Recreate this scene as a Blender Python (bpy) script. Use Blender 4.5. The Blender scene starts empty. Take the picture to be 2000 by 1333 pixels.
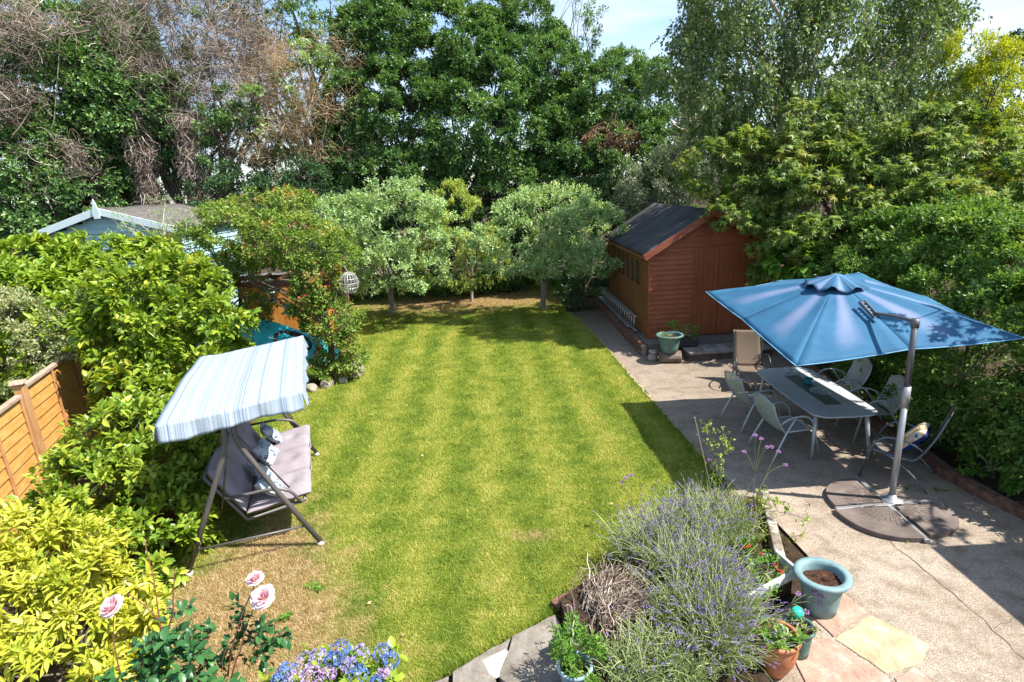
import bpy, math, random
import numpy as np
from mathutils import Vector, Matrix
R = math.radians
C = bpy.context.scene.collection
SC = bpy.context.scene
rng = np.random.default_rng(7)
random.seed(7)

# ------------------------------------------------------------------ camera, world, sun, exposure
cam_d = bpy.data.cameras.new("camera"); cam = bpy.data.objects.new("camera", cam_d); C.objects.link(cam)
SC.camera = cam
cam_d.lens = 20.03; cam_d.sensor_width = 36; cam_d.clip_end = 3000
pitch, roll = 0.268, -0.057
fw = Vector((0, math.cos(pitch), -math.sin(pitch))); up = Vector((0, math.sin(pitch), math.cos(pitch))); rt = Vector((1, 0, 0))
r2 = rt*math.cos(roll) + up*math.sin(roll); u2 = -rt*math.sin(roll) + up*math.cos(roll)
cam.matrix_world = Matrix(((r2.x, u2.x, -fw.x, 0), (r2.y, u2.y, -fw.y, 0), (r2.z, u2.z, -fw.z, 4.1), (0, 0, 0, 1)))

SUNV = Vector((0.66, -0.20, 1.0)).normalized()
sun_d = bpy.data.lights.new("sun", 'SUN'); sun = bpy.data.objects.new("sun", sun_d); C.objects.link(sun)
sun_d.energy = 5.0; sun_d.angle = R(0.5); sun_d.color = (1.0, 0.95, 0.86)
sun.rotation_euler = SUNV.to_track_quat('Z', 'Y').to_euler(); sun.location = (20, -6, 30)

wd = bpy.data.worlds.new("World"); SC.world = wd; wd.use_nodes = True
nt = wd.node_tree; nt.nodes.clear()
def wn(t, **k):
    n = nt.nodes.new(t)
    for a, b in k.items(): setattr(n, a, b)
    return n
sky = wn('ShaderNodeTexSky', sky_type='NISHITA', sun_disc=False)
sky.sun_elevation = math.asin(SUNV.z); sky.sun_rotation = math.atan2(SUNV.x, SUNV.y)
sky.air_density = 1.0; sky.dust_density = 0.6; sky.ozone_density = 2.0
tc = wn('ShaderNodeTexCoord'); mp = wn('ShaderNodeMapping'); mp.inputs['Scale'].default_value = (1.0, 1.6, 5.0); mp.inputs['Rotation'].default_value = (0.1, 0.25, 0.5)
nz = wn('ShaderNodeTexNoise'); nz.inputs['Scale'].default_value = 2.2; nz.inputs['Detail'].default_value = 9; nz.inputs['Roughness'].default_value = .58; nz.inputs['Distortion'].default_value = .5
cr = wn('ShaderNodeValToRGB'); cr.color_ramp.elements[0].position = .46; cr.color_ramp.elements[1].position = .74
mx = wn('ShaderNodeMix', data_type='RGBA'); mx.inputs['B'].default_value = (3.7, 4.1, 4.6, 1)
bg = wn('ShaderNodeBackground'); bg.inputs['Strength'].default_value = .13; out = wn('ShaderNodeOutputWorld')
L = nt.links.new
L(tc.outputs['Generated'], mp.inputs[0]); L(mp.outputs[0], nz.inputs[0]); L(nz.outputs[0], cr.inputs[0]); L(cr.outputs[0], mx.inputs['Factor'])
L(sky.outputs[0], mx.inputs['A']); L(mx.outputs['Result'], bg.inputs[0]); L(bg.outputs[0], out.inputs[0])
SC.view_settings.view_transform = 'Standard'; SC.view_settings.look = 'None'; SC.view_settings.gamma = 1; SC.view_settings.exposure = 1.1
SC.render.engine = 'CYCLES'
SC.cycles.denoising_prefilter = 'NONE'
SC.cycles.max_bounces = 6; SC.cycles.diffuse_bounces = 3; SC.cycles.glossy_bounces = 2; SC.cycles.transmission_bounces = 5
SC.cycles.transparent_max_bounces = 10; SC.cycles.caustics_reflective = False; SC.cycles.caustics_refractive = False

# ------------------------------------------------------------------ object helpers
def tag(o, label=None, cat=None, group=None, kind=None):
    if label: o['label'] = label
    if cat: o['category'] = cat
    if group: o['group'] = group
    if kind: o['kind'] = kind
    return o
def thing(name, label, cat, loc=(0, 0, 0), rz=0, group=None):
    o = bpy.data.objects.new(name, None); C.objects.link(o); o.location = loc; o.rotation_euler = (0, 0, rz)
    o.empty_display_size = .1
    return tag(o, label, cat, group)
def copy_tree(o, parent=None):
    c = o.copy(); C.objects.link(c)
    if parent: c.parent = parent
    for ch in list(o.children): copy_tree(ch, c)
    return c
def nrm(a): return a/(np.linalg.norm(a, axis=-1, keepdims=True)+1e-12)

class MB:
    def __init__(s): s.v = []; s.f = []; s.uv = None
    def add(s, vs, fs):
        n = len(s.v); s.v += [tuple(v) for v in vs]; s.f += [tuple(n+i for i in f) for f in fs]; return s
    def box(s, c, size, rz=0, M=None, top=1.0):
        x, y, z = [a/2 for a in size]; vs = []
        for k in (-1, 1):
            t = top if k > 0 else 1
            for i, j in ((-1, -1), (1, -1), (1, 1), (-1, 1)): vs.append(Vector((i*x*t, j*y*t, k*z)))
        m = (M or Matrix.Rotation(rz, 3, 'Z')); vs = [m @ v + Vector(c) for v in vs]
        return s.add(vs, [(3, 2, 1, 0), (4, 5, 6, 7), (0, 1, 5, 4), (1, 2, 6, 5), (2, 3, 7, 6), (3, 0, 4, 7)])
    def beam(s, a, b, w, h, upv=(0, 0, 1)):
        a = Vector(a); b = Vector(b); d = (b-a); l = d.length; d.normalize()
        x = d.cross(Vector(upv)); 
        if x.length < 1e-4: x = d.cross(Vector((0, 1, 0)))
        x.normalize(); z = x.cross(d)
        m = Matrix((x, d, z)).transposed()
        return s.box((a+b)/2, (w, l, h), M=m)
    def tube(s, pts, rad, seg=8, cap=True):
        pts = [Vector(p) for p in pts]; n = len(pts)
        if not hasattr(rad, '__len__'): rad = [rad]*n
        vs = []; ref = None
        for i, p in enumerate(pts):
            t = (pts[min(i+1, n-1)]-pts[max(i-1, 0)]).normalized()
            if ref is None:
                ref = t.cross(Vector((0, 0, 1)))
                if ref.length < .05: ref = t.cross(Vector((0, 1, 0)))
            ref = (ref - t*ref.dot(t)).normalized(); b = t.cross(ref)
            for k in range(seg):
                a = 2*math.pi*k/seg; vs.append(p+(ref*math.cos(a)+b*math.sin(a))*rad[i])
        fs = [(i*seg+k, i*seg+(k+1) % seg, (i+1)*seg+(k+1) % seg, (i+1)*seg+k) for i in range(n-1) for k in range(seg)]
        if cap: fs += [tuple(range(seg))[::-1], tuple((n-1)*seg+k for k in range(seg))]
        return s.add(vs, fs)
    def lathe(s, prof, c=(0, 0, 0), seg=32, sx=1, sy=1):
        n = len(prof); vs = [(c[0]+r*math.cos(2*math.pi*k/seg)*sx, c[1]+r*math.sin(2*math.pi*k/seg)*sy, c[2]+z) for r, z in prof for k in range(seg)]
        fs = [(i*seg+k, i*seg+(k+1) % seg, (i+1)*seg+(k+1) % seg, (i+1)*seg+k) for i in range(n-1) for k in range(seg)]
        return s.add(vs, fs)
    def prism(s, poly, z0, z1, M=None):
        n = len(poly); vs = [Vector((p[0], p[1], z0)) for p in poly]+[Vector((p[0], p[1], z1)) for p in poly]
        if M: vs = [M @ v for v in vs]
        return s.add(vs, [tuple(range(n))[::-1], tuple(range(n, 2*n))]+[(i, (i+1) % n, n+(i+1) % n, n+i) for i in range(n)])
    def grid(s, fn, nu, nv, closed=False):
        vs = [fn(i/(nu-1), j/(nv-1)) for j in range(nv) for i in range(nu)]
        return s.add(vs, [(j*nu+i, j*nu+i+1, (j+1)*nu+i+1, (j+1)*nu+i) for j in range(nv-1) for i in range(nu-1)])
    def build(s, name, mat, parent=None, smooth=False, bevel=0, sol=0, uvfn=None, sub=0):
        me = bpy.data.meshes.new(name); me.from_pydata(s.v, [], s.f); me.materials.append(mat)
        if smooth:
            me.polygons.foreach_set('use_smooth', [True]*len(me.polygons))
        if uvfn:
            uv = me.uv_layers.new(name='UVMap')
            for l in me.loops: uv.data[l.index].uv = uvfn(l.vertex_index)
        o = bpy.data.objects.new(name, me); C.objects.link(o)
        if parent: o.parent = parent
        if sol: m = o.modifiers.new('s', 'SOLIDIFY'); m.thickness = sol; m.offset = 0
        if bevel: m = o.modifiers.new('b', 'BEVEL'); m.width = bevel; m.segments = 2; m.limit_method = 'ANGLE'
        if sub: m = o.modifiers.new('u', 'SUBSURF'); m.levels = sub; m.render_levels = sub
        if smooth and (bevel or sol): pass
        return o
def arc(p0, p1, p2, n=6):
    p0, p1, p2 = Vector(p0), Vector(p1), Vector(p2)
    return [p0*(1-t)**2+p1*2*t*(1-t)+p2*t*t for t in [i/n for i in range(n+1)]]

def npmesh(name, mat, V, F, parent=None, attrs=None, smooth=False):
    """V (n,3), F (m,k) all faces with k corners"""
    me = bpy.data.meshes.new(name); m, k = F.shape
    me.vertices.add(len(V)); me.vertices.foreach_set('co', V.astype(np.float32).ravel())
    me.loops.add(m*k); me.loops.foreach_set('vertex_index', F.astype(np.int32).ravel())
    me.polygons.add(m); me.polygons.foreach_set('loop_start', np.arange(0, m*k, k, dtype=np.int32))
    try: me.polygons.foreach_set('loop_total', np.full(m, k, np.int32))
    except Exception: pass
    if smooth: me.polygons.foreach_set('use_smooth', np.ones(m, bool))
    for a, val in (attrs or {}).items():
        at = me.attributes.new(a, 'FLOAT', 'POINT'); at.data.foreach_set('value', val.astype(np.float32))
    me.update(calc_edges=True); me.materials.append(mat)
    o = bpy.data.objects.new(name, me); C.objects.link(o)
    if parent: o.parent = parent
    return o

# ------------------------------------------------------------------ materials
class NT:
    def __init__(s, name):
        s.m = bpy.data.materials.new(name); s.m.use_nodes = True; s.t = s.m.node_tree; s.t.nodes.clear()
        s.out = s.t.nodes.new('ShaderNodeOutputMaterial')
    def n(s, t, ins=None, **k):
        nd = s.t.nodes.new(t)
        for a, b in k.items(): setattr(nd, a, b)
        for a, b in (ins or {}).items():
            if isinstance(b, bpy.types.NodeSocket): s.t.links.new(b, nd.inputs[a])
            else: nd.inputs[a].default_value = b
        return nd
    def ramp(s, fac, stops, interp='LINEAR'):
        r = s.n('ShaderNodeValToRGB', {'Fac': fac}); cr = r.color_ramp; cr.interpolation = interp
        while len(cr.elements) < len(stops): cr.elements.new(.5)
        for e, (p, c) in zip(cr.elements, stops): e.position = p; e.color = (*c, 1) if len(c) == 3 else c
        return r.outputs[0]
    def noise(s, scale, detail=4, rough=.5, vec=None, dist=0, dims='3D'):
        i = {'Scale': scale, 'Detail': detail, 'Roughness': rough, 'Distortion': dist}
        if vec is not None: i['Vector'] = vec
        return s.n('ShaderNodeTexNoise', i, noise_dimensions=dims).outputs[0]
    def pos(s): return s.n('ShaderNodeNewGeometry').outputs['Position']
    def obj(s): return s.n('ShaderNodeTexCoord').outputs['Object']
    def mapv(s, v, scale=(1, 1, 1), rot=(0, 0, 0), loc=(0, 0, 0)): return s.n('ShaderNodeMapping', {'Vector': v, 'Scale': scale, 'Rotation': rot, 'Location': loc}).outputs[0]
    def mix(s, f, a, b, mode='MIX'):
        g = lambda c: (*c, 1) if isinstance(c, tuple) and len(c) == 3 else c
        return s.n('ShaderNodeMix', {'Factor': f, 'A': g(a), 'B': g(b)}, data_type='RGBA', blend_type=mode).outputs['Result'] if False else s._mix(f, g(a), g(b), mode)
    def _mix(s, f, a, b, mode):
        nd = s.t.nodes.new('ShaderNodeMix'); nd.data_type = 'RGBA'; nd.blend_type = mode
        for idx, v in ((0, f), (6, a), (7, b)):
            if isinstance(v, bpy.types.NodeSocket): s.t.links.new(v, nd.inputs[idx])
            else: nd.inputs[idx].default_value = v
        return nd.outputs[2]
    def math(s, op, a, b=0, clamp=False):
        nd = s.n('ShaderNodeMath', {0: a, 1: b}, operation=op); nd.use_clamp = clamp; return nd.outputs[0]
    def attr(s, name): return s.n('ShaderNodeAttribute', attribute_name=name).outputs['Fac']
    def bump(s, h, strength=.5, dist=.01): return s.n('ShaderNodeBump', {'Height': h, 'Strength': strength, 'Distance': dist}).outputs[0]
    def prin(s, col, rough=.6, metal=0, bump=None, spec=.5, **k):
        g = (*col, 1) if isinstance(col, tuple) and len(col) == 3 else col
        i = {'Base Color': g, 'Roughness': rough, 'Metallic': metal, 'Specular IOR Level': spec}
        i.update(k)
        if bump is not None: i['Normal'] = bump
        return s.n('ShaderNodeBsdfPrincipled', i).outputs[0]
    def done(s, sh): s.t.links.new(sh, s.out.inputs[0]); return s.m

def simple(name, col, rough=.6, metal=0, var=.15, scale=8, bump=.2, spec=.5, bscale=60, **k):
    t = NT(name); v = t.obj()
    a = t.noise(scale, 5, .6, v); b = t.noise(bscale, 4, .6, v)
    lo = tuple(c*(1-var) for c in col); hi = tuple(min(1, c*(1+var)) for c in col)
    c = t.ramp(a, [(.3, lo), (.7, hi)])
    return t.done(t.prin(c, rough, metal, t.bump(b, bump, .004), spec, **k))

def leafmat(name, stops, rough=.42, tr=.32, spec=.5, alt=None, altamt=.5, tint=1.35):
    """stops over a random value per leaf; alt = colour taken by some whole sprigs"""
    t = NT(name); c = t.ramp(t.attr('rnd'), stops)
    if alt:
        f = t.ramp(t.attr('spr'), [(1-altamt, (0, 0, 0)), (min(1, 1.02-altamt*.5), (1, 1, 1))]); c = t.mix(f, c, alt)
    p = t.prin(c, rough+.10, 0, None, spec*.6)
    tc_ = t.mix(1.0, c, (tint*1.05, tint, .45, 1), 'MULTIPLY')
    trn = t.n('ShaderNodeBsdfTranslucent', {'Color': tc_}).outputs[0]
    return t.done(t.n('ShaderNodeMixShader', {0: tr, 1: p, 2: trn}).outputs[0])

bark = simple('bark', (.13, .105, .08), .9, 0, .4, 14, .8)
greybark = simple('grey_bark', (.24, .21, .18), .9, 0, .3, 14, .8)
palebark = simple('pale_bark', (.42, .38, .33), .85, 0, .35, 10, .6)
deadwood = NT('dead_twig'); deadwood = deadwood.done(deadwood.prin(deadwood.ramp(deadwood.attr('rnd'), [(0, (.11, .075, .055)), (.45, (.24, .185, .145)), (.8, (.40, .33, .27)), (1, (.56, .49, .41))]), .85, 0, None, .2))
tanwood = NT('tan_twig'); tanwood = tanwood.done(tanwood.prin(tanwood.ramp(tanwood.attr('rnd'), [(0, (.22, .13, .07)), (.5, (.36, .25, .14)), (1, (.5, .40, .27))]), .85, 0, None, .2))
greenstem = NT('green_stem'); greenstem = greenstem.done(greenstem.prin(greenstem.ramp(greenstem.attr('rnd'), [(0, (.13, .18, .06)), (.5, (.28, .34, .13)), (1, (.50, .54, .27))]), .7, 0, None, .3))

# ------------------------------------------------------------------ foliage machinery
def sph(n, r=rng): return nrm(r.normal(size=(n, 3)))
def lump(p, seed, freq):
    r = np.random.default_rng(seed); o = 0
    for i in range(4):
        k = r.normal(size=3)*freq*(1+.6*i); o = o+np.sin(p@k+r.uniform(0, 6.28))/(1+.5*i)
    return o/2.2
CAM = np.array([0, 0, 4.1])
def sprigs(blobs, dens, cr=.35, crn=30, flat=.8, seed=1, fill=.2, back=.35, upb=.3, outb=.8, droop=0., jit=.45, inner=.72):
    """cluster centres over the blob surfaces, then sprig tips over each cluster; returns tips, axes, per-cluster random"""
    r = np.random.default_rng(seed); CC = []; CN = []; CS = []
    B = np.array([list(b[0])+[b[1], b[2], b[3]] for b in blobs], float)
    for b in B:
        c, rad = b[:3], b[3:]; area = 4*math.pi*((rad[0]*rad[1])**1.6/3+(rad[0]*rad[2])**1.6/3+(rad[1]*rad[2])**1.6/3)**(1/1.6)
        n = max(3, int(area*dens)); d = sph(n, r)
        k = 1+.16*lump(d*3, int(c[0]*97+c[2]*31) % 9999, 1.0); k = k*np.where(r.random(n) < fill, r.uniform(.35, .85, n), 1)
        p = c+d*rad*k[:, None]
        CC.append(p); CN.append(nrm(d/rad)); CS.append(np.full(n, cr)*r.uniform(.6, 1.35, n))
    P = np.concatenate(CC); N_ = np.concatenate(CN); S = np.concatenate(CS)
    keep = np.ones(len(P), bool)
    for i, b in enumerate(B):
        q = np.linalg.norm((P-b[:3])/b[3:], axis=1)
        keep &= ~((q < inner) & (r.random(len(P)) > fill*.6))
    vw = nrm(CAM-P); facing = (N_*vw).sum(1)
    keep &= (facing > -.25) | (r.random(len(P)) < back)
    keep &= P[:, 2] > .05
    P, N_, S = P[keep], N_[keep], S[keep]
    n = len(P); idx = np.repeat(np.arange(n), crn)
    d = nrm(sph(len(idx), r)+N_[idx]*.7+np.array([0, 0, .35]))
    tip = P[idx]+d*(S[idx]*r.uniform(.55, 1.08, len(idx)))[:, None]*np.array([1, 1, flat])
    ax = nrm(N_[idx]*outb+d*.6+np.array([0, 0, upb-droop])+r.normal(size=(len(idx), 3))*jit)
    cl = r.random(n)[idx]
    ok = tip[:, 2] > .03
    return tip[ok], ax[ok], cl[ok], P

SH = {
 'small': (np.array([[0, 0, 0], [-.5, .5, .12], [0, 1, -.05], [.5, .5, .12]]), np.array([[0, 2, 1], [0, 3, 2]])),
 'oval': (np.array([[0, 0, 0], [-.42, .3, .1], [-.42, .65, .08], [0, 1, -.12], [.42, .65, .08], [.42, .3, .1], [0, .33, 0], [0, .66, -.01]]),
          np.array([[0, 6, 1], [1, 6, 7], [1, 7, 2], [2, 7, 3], [0, 5, 6], [5, 4, 7], [5, 7, 6], [4, 3, 7]])),
}
def _maple():
    v = [(0, .02, .04)]; ang = [-100, -75, -50, -25, 0, 25, 50, 75, 100]; rad = [.55, .3, .85, .32, 1.0, .32, .85, .3, .55]
    for a, rr in zip(ang, rad): v.append((math.sin(R(a))*rr, math.cos(R(a))*rr+.05, -.14*rr if rr > .5 else .03))
    v.append((0, -.12, 0)); f = [(0, i+1, i) for i in range(1, 9)]+[(0, 1, 10), (0, 10, 9)]
    return np.array(v, float), np.array(f)
SH['maple'] = _maple()
def leaves(name, mat, tip, ax, cl, K=7, ln=.1, wd=.45, shape='small', tw=.12, parent=None, droop=.1, seed=3, t0=1.35, t1=.35, nup=.7, shadow=True, smooth=False, jl=.25):
    r = np.random.default_rng(seed); n = len(tip)
    ref = np.where(np.abs(ax[:, 2:3]) > .9, np.array([[1., 0, 0]]), np.array([[0, 0, 1.]]))
    U = nrm(np.cross(ax, ref)); W = np.cross(ax, U)
    k = np.arange(K); ph0 = r.uniform(0, 6.28, n)
    ph = ph0[:, None]+k[None]*2.4+r.normal(size=(n, K))*.3; t = (k/(max(K-1, 1)))[None]+r.normal(size=(n, K))*.06
    th = t0+(t1-t0)*t+r.normal(size=(n, K))*.15
    rad = np.cos(ph)[..., None]*U[:, None]+np.sin(ph)[..., None]*W[:, None]
    d = ax[:, None]*np.cos(th)[..., None]+rad*np.sin(th)[..., None]; d[..., 2] -= droop; d = nrm(d+r.normal(size=d.shape)*.12)
    base = tip[:, None]-ax[:, None]*(tw*(1-t))[..., None]
    nn = np.array([0, 0, nup])+ax[:, None]*.35+r.normal(size=d.shape)*.33; nn = nrm(nn-d*(nn*d).sum(-1, keepdims=True)); sd = np.cross(d, nn)
    lv, lf = SH[shape]; size = ln*(1+jl*r.normal(size=(n, K))).clip(.45, 1.7)*(1-.25*np.abs(t-.4))
    size = size[..., None, None]
    V = base[..., None, :]+sd[..., None, :]*(lv[:, 0]*wd*(1 if shape != 'maple' else 1/wd))[:, None]*size+d[..., None, :]*lv[:, 1][:, None]*size+nn[..., None, :]*lv[:, 2][:, None]*size
    nv = len(lv); V = V.reshape(-1, 3); m = n*K
    F = (np.arange(m)*nv)[:, None, None]+lf[None]; F = F.reshape(-1, 3)
    rv = (.55*r.random((n, K))+.3*cl[:, None]+.15*r.random((n, 1))).ravel(); sp = np.repeat(r.random(n), K)
    return npmesh(name, mat, V, F, parent, {'rnd': np.repeat(rv, nv), 'spr': np.repeat(sp*.6+np.repeat(cl, K)*.4, nv)}, smooth)
def tubes(name, mat, P, Rr, parent=None, sides=3, rnd=None):
    """P (N,S,3) polylines, Rr (N,S) radii"""
    N_, S, _ = P.shape; T = np.empty_like(P); T[:, 1:-1] = P[:, 2:]-P[:, :-2]; T[:, 0] = P[:, 1]-P[:, 0]; T[:, -1] = P[:, -1]-P[:, -2]; T = nrm(T)
    ref = np.where(np.abs(T[:, :1, 2:3]) > .85, np.array([1., 0, 0]), np.array([0, 0, 1.])); U = nrm(np.cross(T, ref)); W = np.cross(T, U)
    a = np.arange(sides)*2*math.pi/sides
    V = P[:, :, None]+(U[:, :, None]*np.cos(a)[:, None]+W[:, :, None]*np.sin(a)[:, None])*Rr[:, :, None, None]
    V = V.reshape(-1, 3); b = (np.arange(N_)*S*sides)[:, None, None]; s = np.arange(S-1)[None, :, None]; k = np.arange(sides)[None, None]
    k2 = (k+1) % sides; F = np.stack([b+s*sides+k, b+s*sides+k2, b+(s+1)*sides+k2, b+(s+1)*sides+k], -1).reshape(-1, 4)
    rv = np.random.default_rng(5).random(N_) if rnd is None else rnd
    return npmesh(name, mat, V, F, parent, {'rnd': np.repeat(rv, S*sides)}, True)
def bez(A, B, Cc, S):
    t = np.linspace(0, 1, S)[None, :, None]; return A[:, None]*(1-t)**2+2*B[:, None]*t*(1-t)+Cc[:, None]*t*t
def limbs(name, mat, base, targets, n=14, r0=.09, seed=2, parent=None, trunk_h=1.2, lean=(0, 0), sides=6, twn=0, stems=1):
    r = np.random.default_rng(seed); tg = targets[r.permutation(len(targets))[:n]]; n = len(tg)
    base = np.array(base, float)
    if len(base) == 2: base = np.append(base, 0)
    off = r.normal(size=(n, 3))*.06*(stems > 1); off[:, 2] = -.05; fork = base+np.array([lean[0], lean[1], trunk_h])
    A = np.tile(base, (n, 1))+off; f = np.tile(fork, (n, 1))+r.normal(size=(n, 3))*.03
    dd_ = np.linalg.norm(tg-f, axis=1)[:, None]; mid = f*.5+tg*.5+r.normal(size=(n, 3))*.13*dd_; mid[:, 2] += .1*dd_[:, 0]
    S = 9; low = A[:, None]*(1-np.linspace(0, 1, 4)[None, :-1, None])+f[:, None]*np.linspace(0, 1, 4)[None, :-1, None]
    low[:, 1:, :2] += r.normal(size=(1, 2, 2))*.04
    P = np.concatenate([low, bez(f, mid, tg, S-3)], 1); P[:, 4:-1] += r.normal(size=(n, S-5, 3))*.03*dd_[:, None]; t = np.linspace(0, 1, S)
    Rr = (r0*(1-t)**.8+.006)[None]*r.uniform(.6, 1.0, (n, 1)); Rr[:, 0] *= 1.3
    return tubes(name, mat, P, Rr, parent, sides)
def twigset(name, mat, tips, ax, ln, rad, parent=None, seed=4, curl=.3, S=4, rnd=None):
    r = np.random.default_rng(seed); n = len(tips); l = ln*r.uniform(.5, 1.4, (n, 1))
    A = tips-ax*l; m = tips-ax*l*.5+r.normal(size=(n, 3))*curl*l; P = bez(A, m, tips, S); t = np.linspace(1, .35, S)
    o = tubes(name, mat, P, (rad*t)[None]*r.uniform(.6, 1.4, (n, 1)), parent, 3, rnd); o['kind'] = 'stuff'; return o
def plant(name, label, cat, base, blobs, mat, dens=4, cr=.35, crn=26, K=7, ln=.1, wd=.45, shape='small', tw=.12, group=None, seed=1, trunk=bark,
          nl=14, r0=.09, th=1.2, droop=.1, upb=.3, pd=0., fill=.2, back=.35, twr=0, jit=.45, flat=.8, crown='crown', stem='trunk', smooth=False, stems=1, t0=1.35, t1=.35, nup=.7, inner=.72, outb=.8):
    o = thing(name, label, cat, (0, 0, 0), 0, group)
    tip, ax, cl, P = sprigs(blobs, dens, cr, crn, flat, seed, fill, back, upb, outb, pd, jit, inner)
    leaves(crown, mat, tip, ax, cl, K, ln, wd, shape, tw, o, droop, seed+1, t0, t1, nup, smooth=smooth)
    tr = limbs(stem, trunk, base, P, nl, r0, seed+2, o, th, stems=stems)
    if twr:
        s = rng.random(len(tip)) < twr; twigset('twigs', greybark if trunk is not deadwood else deadwood, tip[s]-ax[s]*tw*.5, ax[s], .3, .005, o, seed+3)
    global NL; NL += len(tip)*K
    # move the empty to the foot of the plant, keep children where they are
    b = base if len(base) == 3 else (*base, 0)
    o.location = b
    for ch in o.children: ch.location = (-b[0], -b[1], -b[2])
    return o
NL = 0
# ------------------------------------------------------------------ ground, lawn, patio
LAWN = [(1.8,18.07),(2.06,16.91),(2.24,15.03),(2.4,12.86),(2.54,10.44),(2.69,8.34),(2.76,7.16),(2.79,6.5),(2.2,6.6),(1.6,6.15),(0.88,5.13),(.25,4.69),(-.16,4.44),(-.87,3.97),(-1.3,3.5),(-2.4,3.2),
        (-3.35,3.6),(-3.9,5.0),(-4.3,6.2),(-4.7,8.0),(-5.0,9.6),(-4.9,11.0),(-4.45,11.75),(-3.61,12.6),(-3.9,13.4),(-4.6,14.8),(-5.2,16.5),(-5.9,19),(-6.6,24.3),(2.6,24.3),(2.0,20)]
def lawncol(t, blade):
    p = t.pos(); sx = t.n('ShaderNodeSeparateXYZ', {0: p}); x, y = sx.outputs[0], sx.outputs[1]
    wob = t.math('MULTIPLY', t.noise(.9, 3, .6, p), .5)
    u = t.math('ADD', t.math('ADD', t.math('MULTIPLY', x, 1.0), t.math('MULTIPLY', y, .05)), wob)
    st = t.math('SINE', t.math('MULTIPLY', u, 2*math.pi/.92))
    st2 = t.math('SINE', t.math('MULTIPLY', t.math('ADD', t.math('ADD', y, t.math('MULTIPLY', x, .3)), wob), 2*math.pi/1.7))
    st = t.math('ADD', st, t.math('MULTIPLY', st2, .14))
    st = t.math('MULTIPLY', st, t.noise(.5, 2, .5, t.mapv(p, loc=(3, 1, 0))))
    n1 = t.noise(2.6, 7, .72, p); n2 = t.noise(9, 4, .6, p); n3 = t.noise(.55, 3, .55, t.mapv(p, loc=(7, 2, 0)))
    base = t.ramp(t.math('ADD', t.math('MULTIPLY', st, .155), t.math('ADD', t.math('MULTIPLY', n1, .8), t.math('MULTIPLY', n2, .2))),
                  [(.27, (.12, .20, .022)), (.43, (.235, .315, .038)), (.58, (.38, .415, .070)), (.76, (.52, .49, .14))])
    dryc = t.ramp(n2, [(.3, (.36, .25, .10)), (.7, (.60, .47, .25))])
    dn = t.math('ADD', t.math('MULTIPLY', n1, 1.0), t.math('ADD', t.math('MULTIPLY', n3, .35), t.math('MULTIPLY', n2, .2)))
    # worn, dry grass round the swing seat and along the near left corner
    def spot(cx, cy, rx, ry, amt):
        d = t.n('ShaderNodeVectorMath', {0: t.mapv(p, scale=(1/rx, 1/ry, 0), loc=(-cx/rx, -cy/ry, 0))}, operation='LENGTH').outputs['Value']
        return t.math('MULTIPLY', t.math('SUBTRACT', 1, d, True), amt)
    s = t.math('ADD', spot(-2.95, 5.0, 1.7, 1.8, .80), spot(-2.2, 4.1, 2.4, 1.3, .32))
    s = t.math('ADD', s, spot(-3.1, 6.6, .9, 1.6, .35)); s = t.math('ADD', s, spot(.6, 20.5, 5, 3, .55)); s = t.math('ADD', s, spot(-3.5, 21.0, 5, 3.4, .55)); s = t.math('ADD', s, spot(.15, 6.0, .55, .3, .35))
    f = t.ramp(t.math('ADD', dn, s), [(.94, (0, 0, 0)), (1.28, (1, 1, 1))]) if False else t.math('MULTIPLY', t.math('SUBTRACT', t.math('ADD', dn, s), .93), 2.6, True)
    c = t.mix(f, base, dryc)
    if blade: c = t.mix(.8, c, t.mix(1.0, c, t.ramp(t.attr('rnd'), [(0, (.35, .50, .3)), (.45, (.9, .95, .9)), (.8, (1.35, 1.2, 1.4)), (1, (1.9, 1.5, 2.6))]), 'MULTIPLY'))
    return c
t = NT('lawn_turf'); c = lawncol(t, False); c = t.mix(.45, c, (.06, .06, .02, 1)); lawn_m = t.done(t.prin(c, .95, 0, t.bump(t.noise(45, 5, .7, t.pos()), .9, .03), .1))
t = NT('grass_blade'); c = lawncol(t, True); b = t.prin(c, .55, 0, None, .25); tr_ = t.n('ShaderNodeBsdfTranslucent', {'Color': t.mix(1.0, c, (1.3, 1.35, .7, 1), 'MULTIPLY')}).outputs[0]
blade_m = t.done(t.n('ShaderNodeMixShader', {0: .3, 1: b, 2: tr_}).outputs[0])
t = NT('soil'); p = t.pos(); soil_m = t.done(t.prin(t.ramp(t.noise(5, 8, .7, p), [(.3, (.030, .020, .013)), (.6, (.085, .058, .036)), (.8, (.15, .11, .07))]), .95, 0, t.bump(t.noise(26, 6, .75, p), 1, .05), .15))

def flat(name, poly, z, mat, kind='structure'):
    o = MB().add([(x, y, z) for x, y in poly], [tuple(range(len(poly)))]).build(name, mat)
    me = o.data
    if me.polygons[0].normal.z < 0: me.flip_normals()
    return tag(o, kind=kind)
gm = MB(); 
gm.grid(lambda u, v: ((u-.5)*1600, (v-.5)*1600, -.02), 3, 3); g = gm.build('ground', soil_m); tag(g, kind='structure')
flat('lawn', LAWN, .0, lawn_m)
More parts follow.
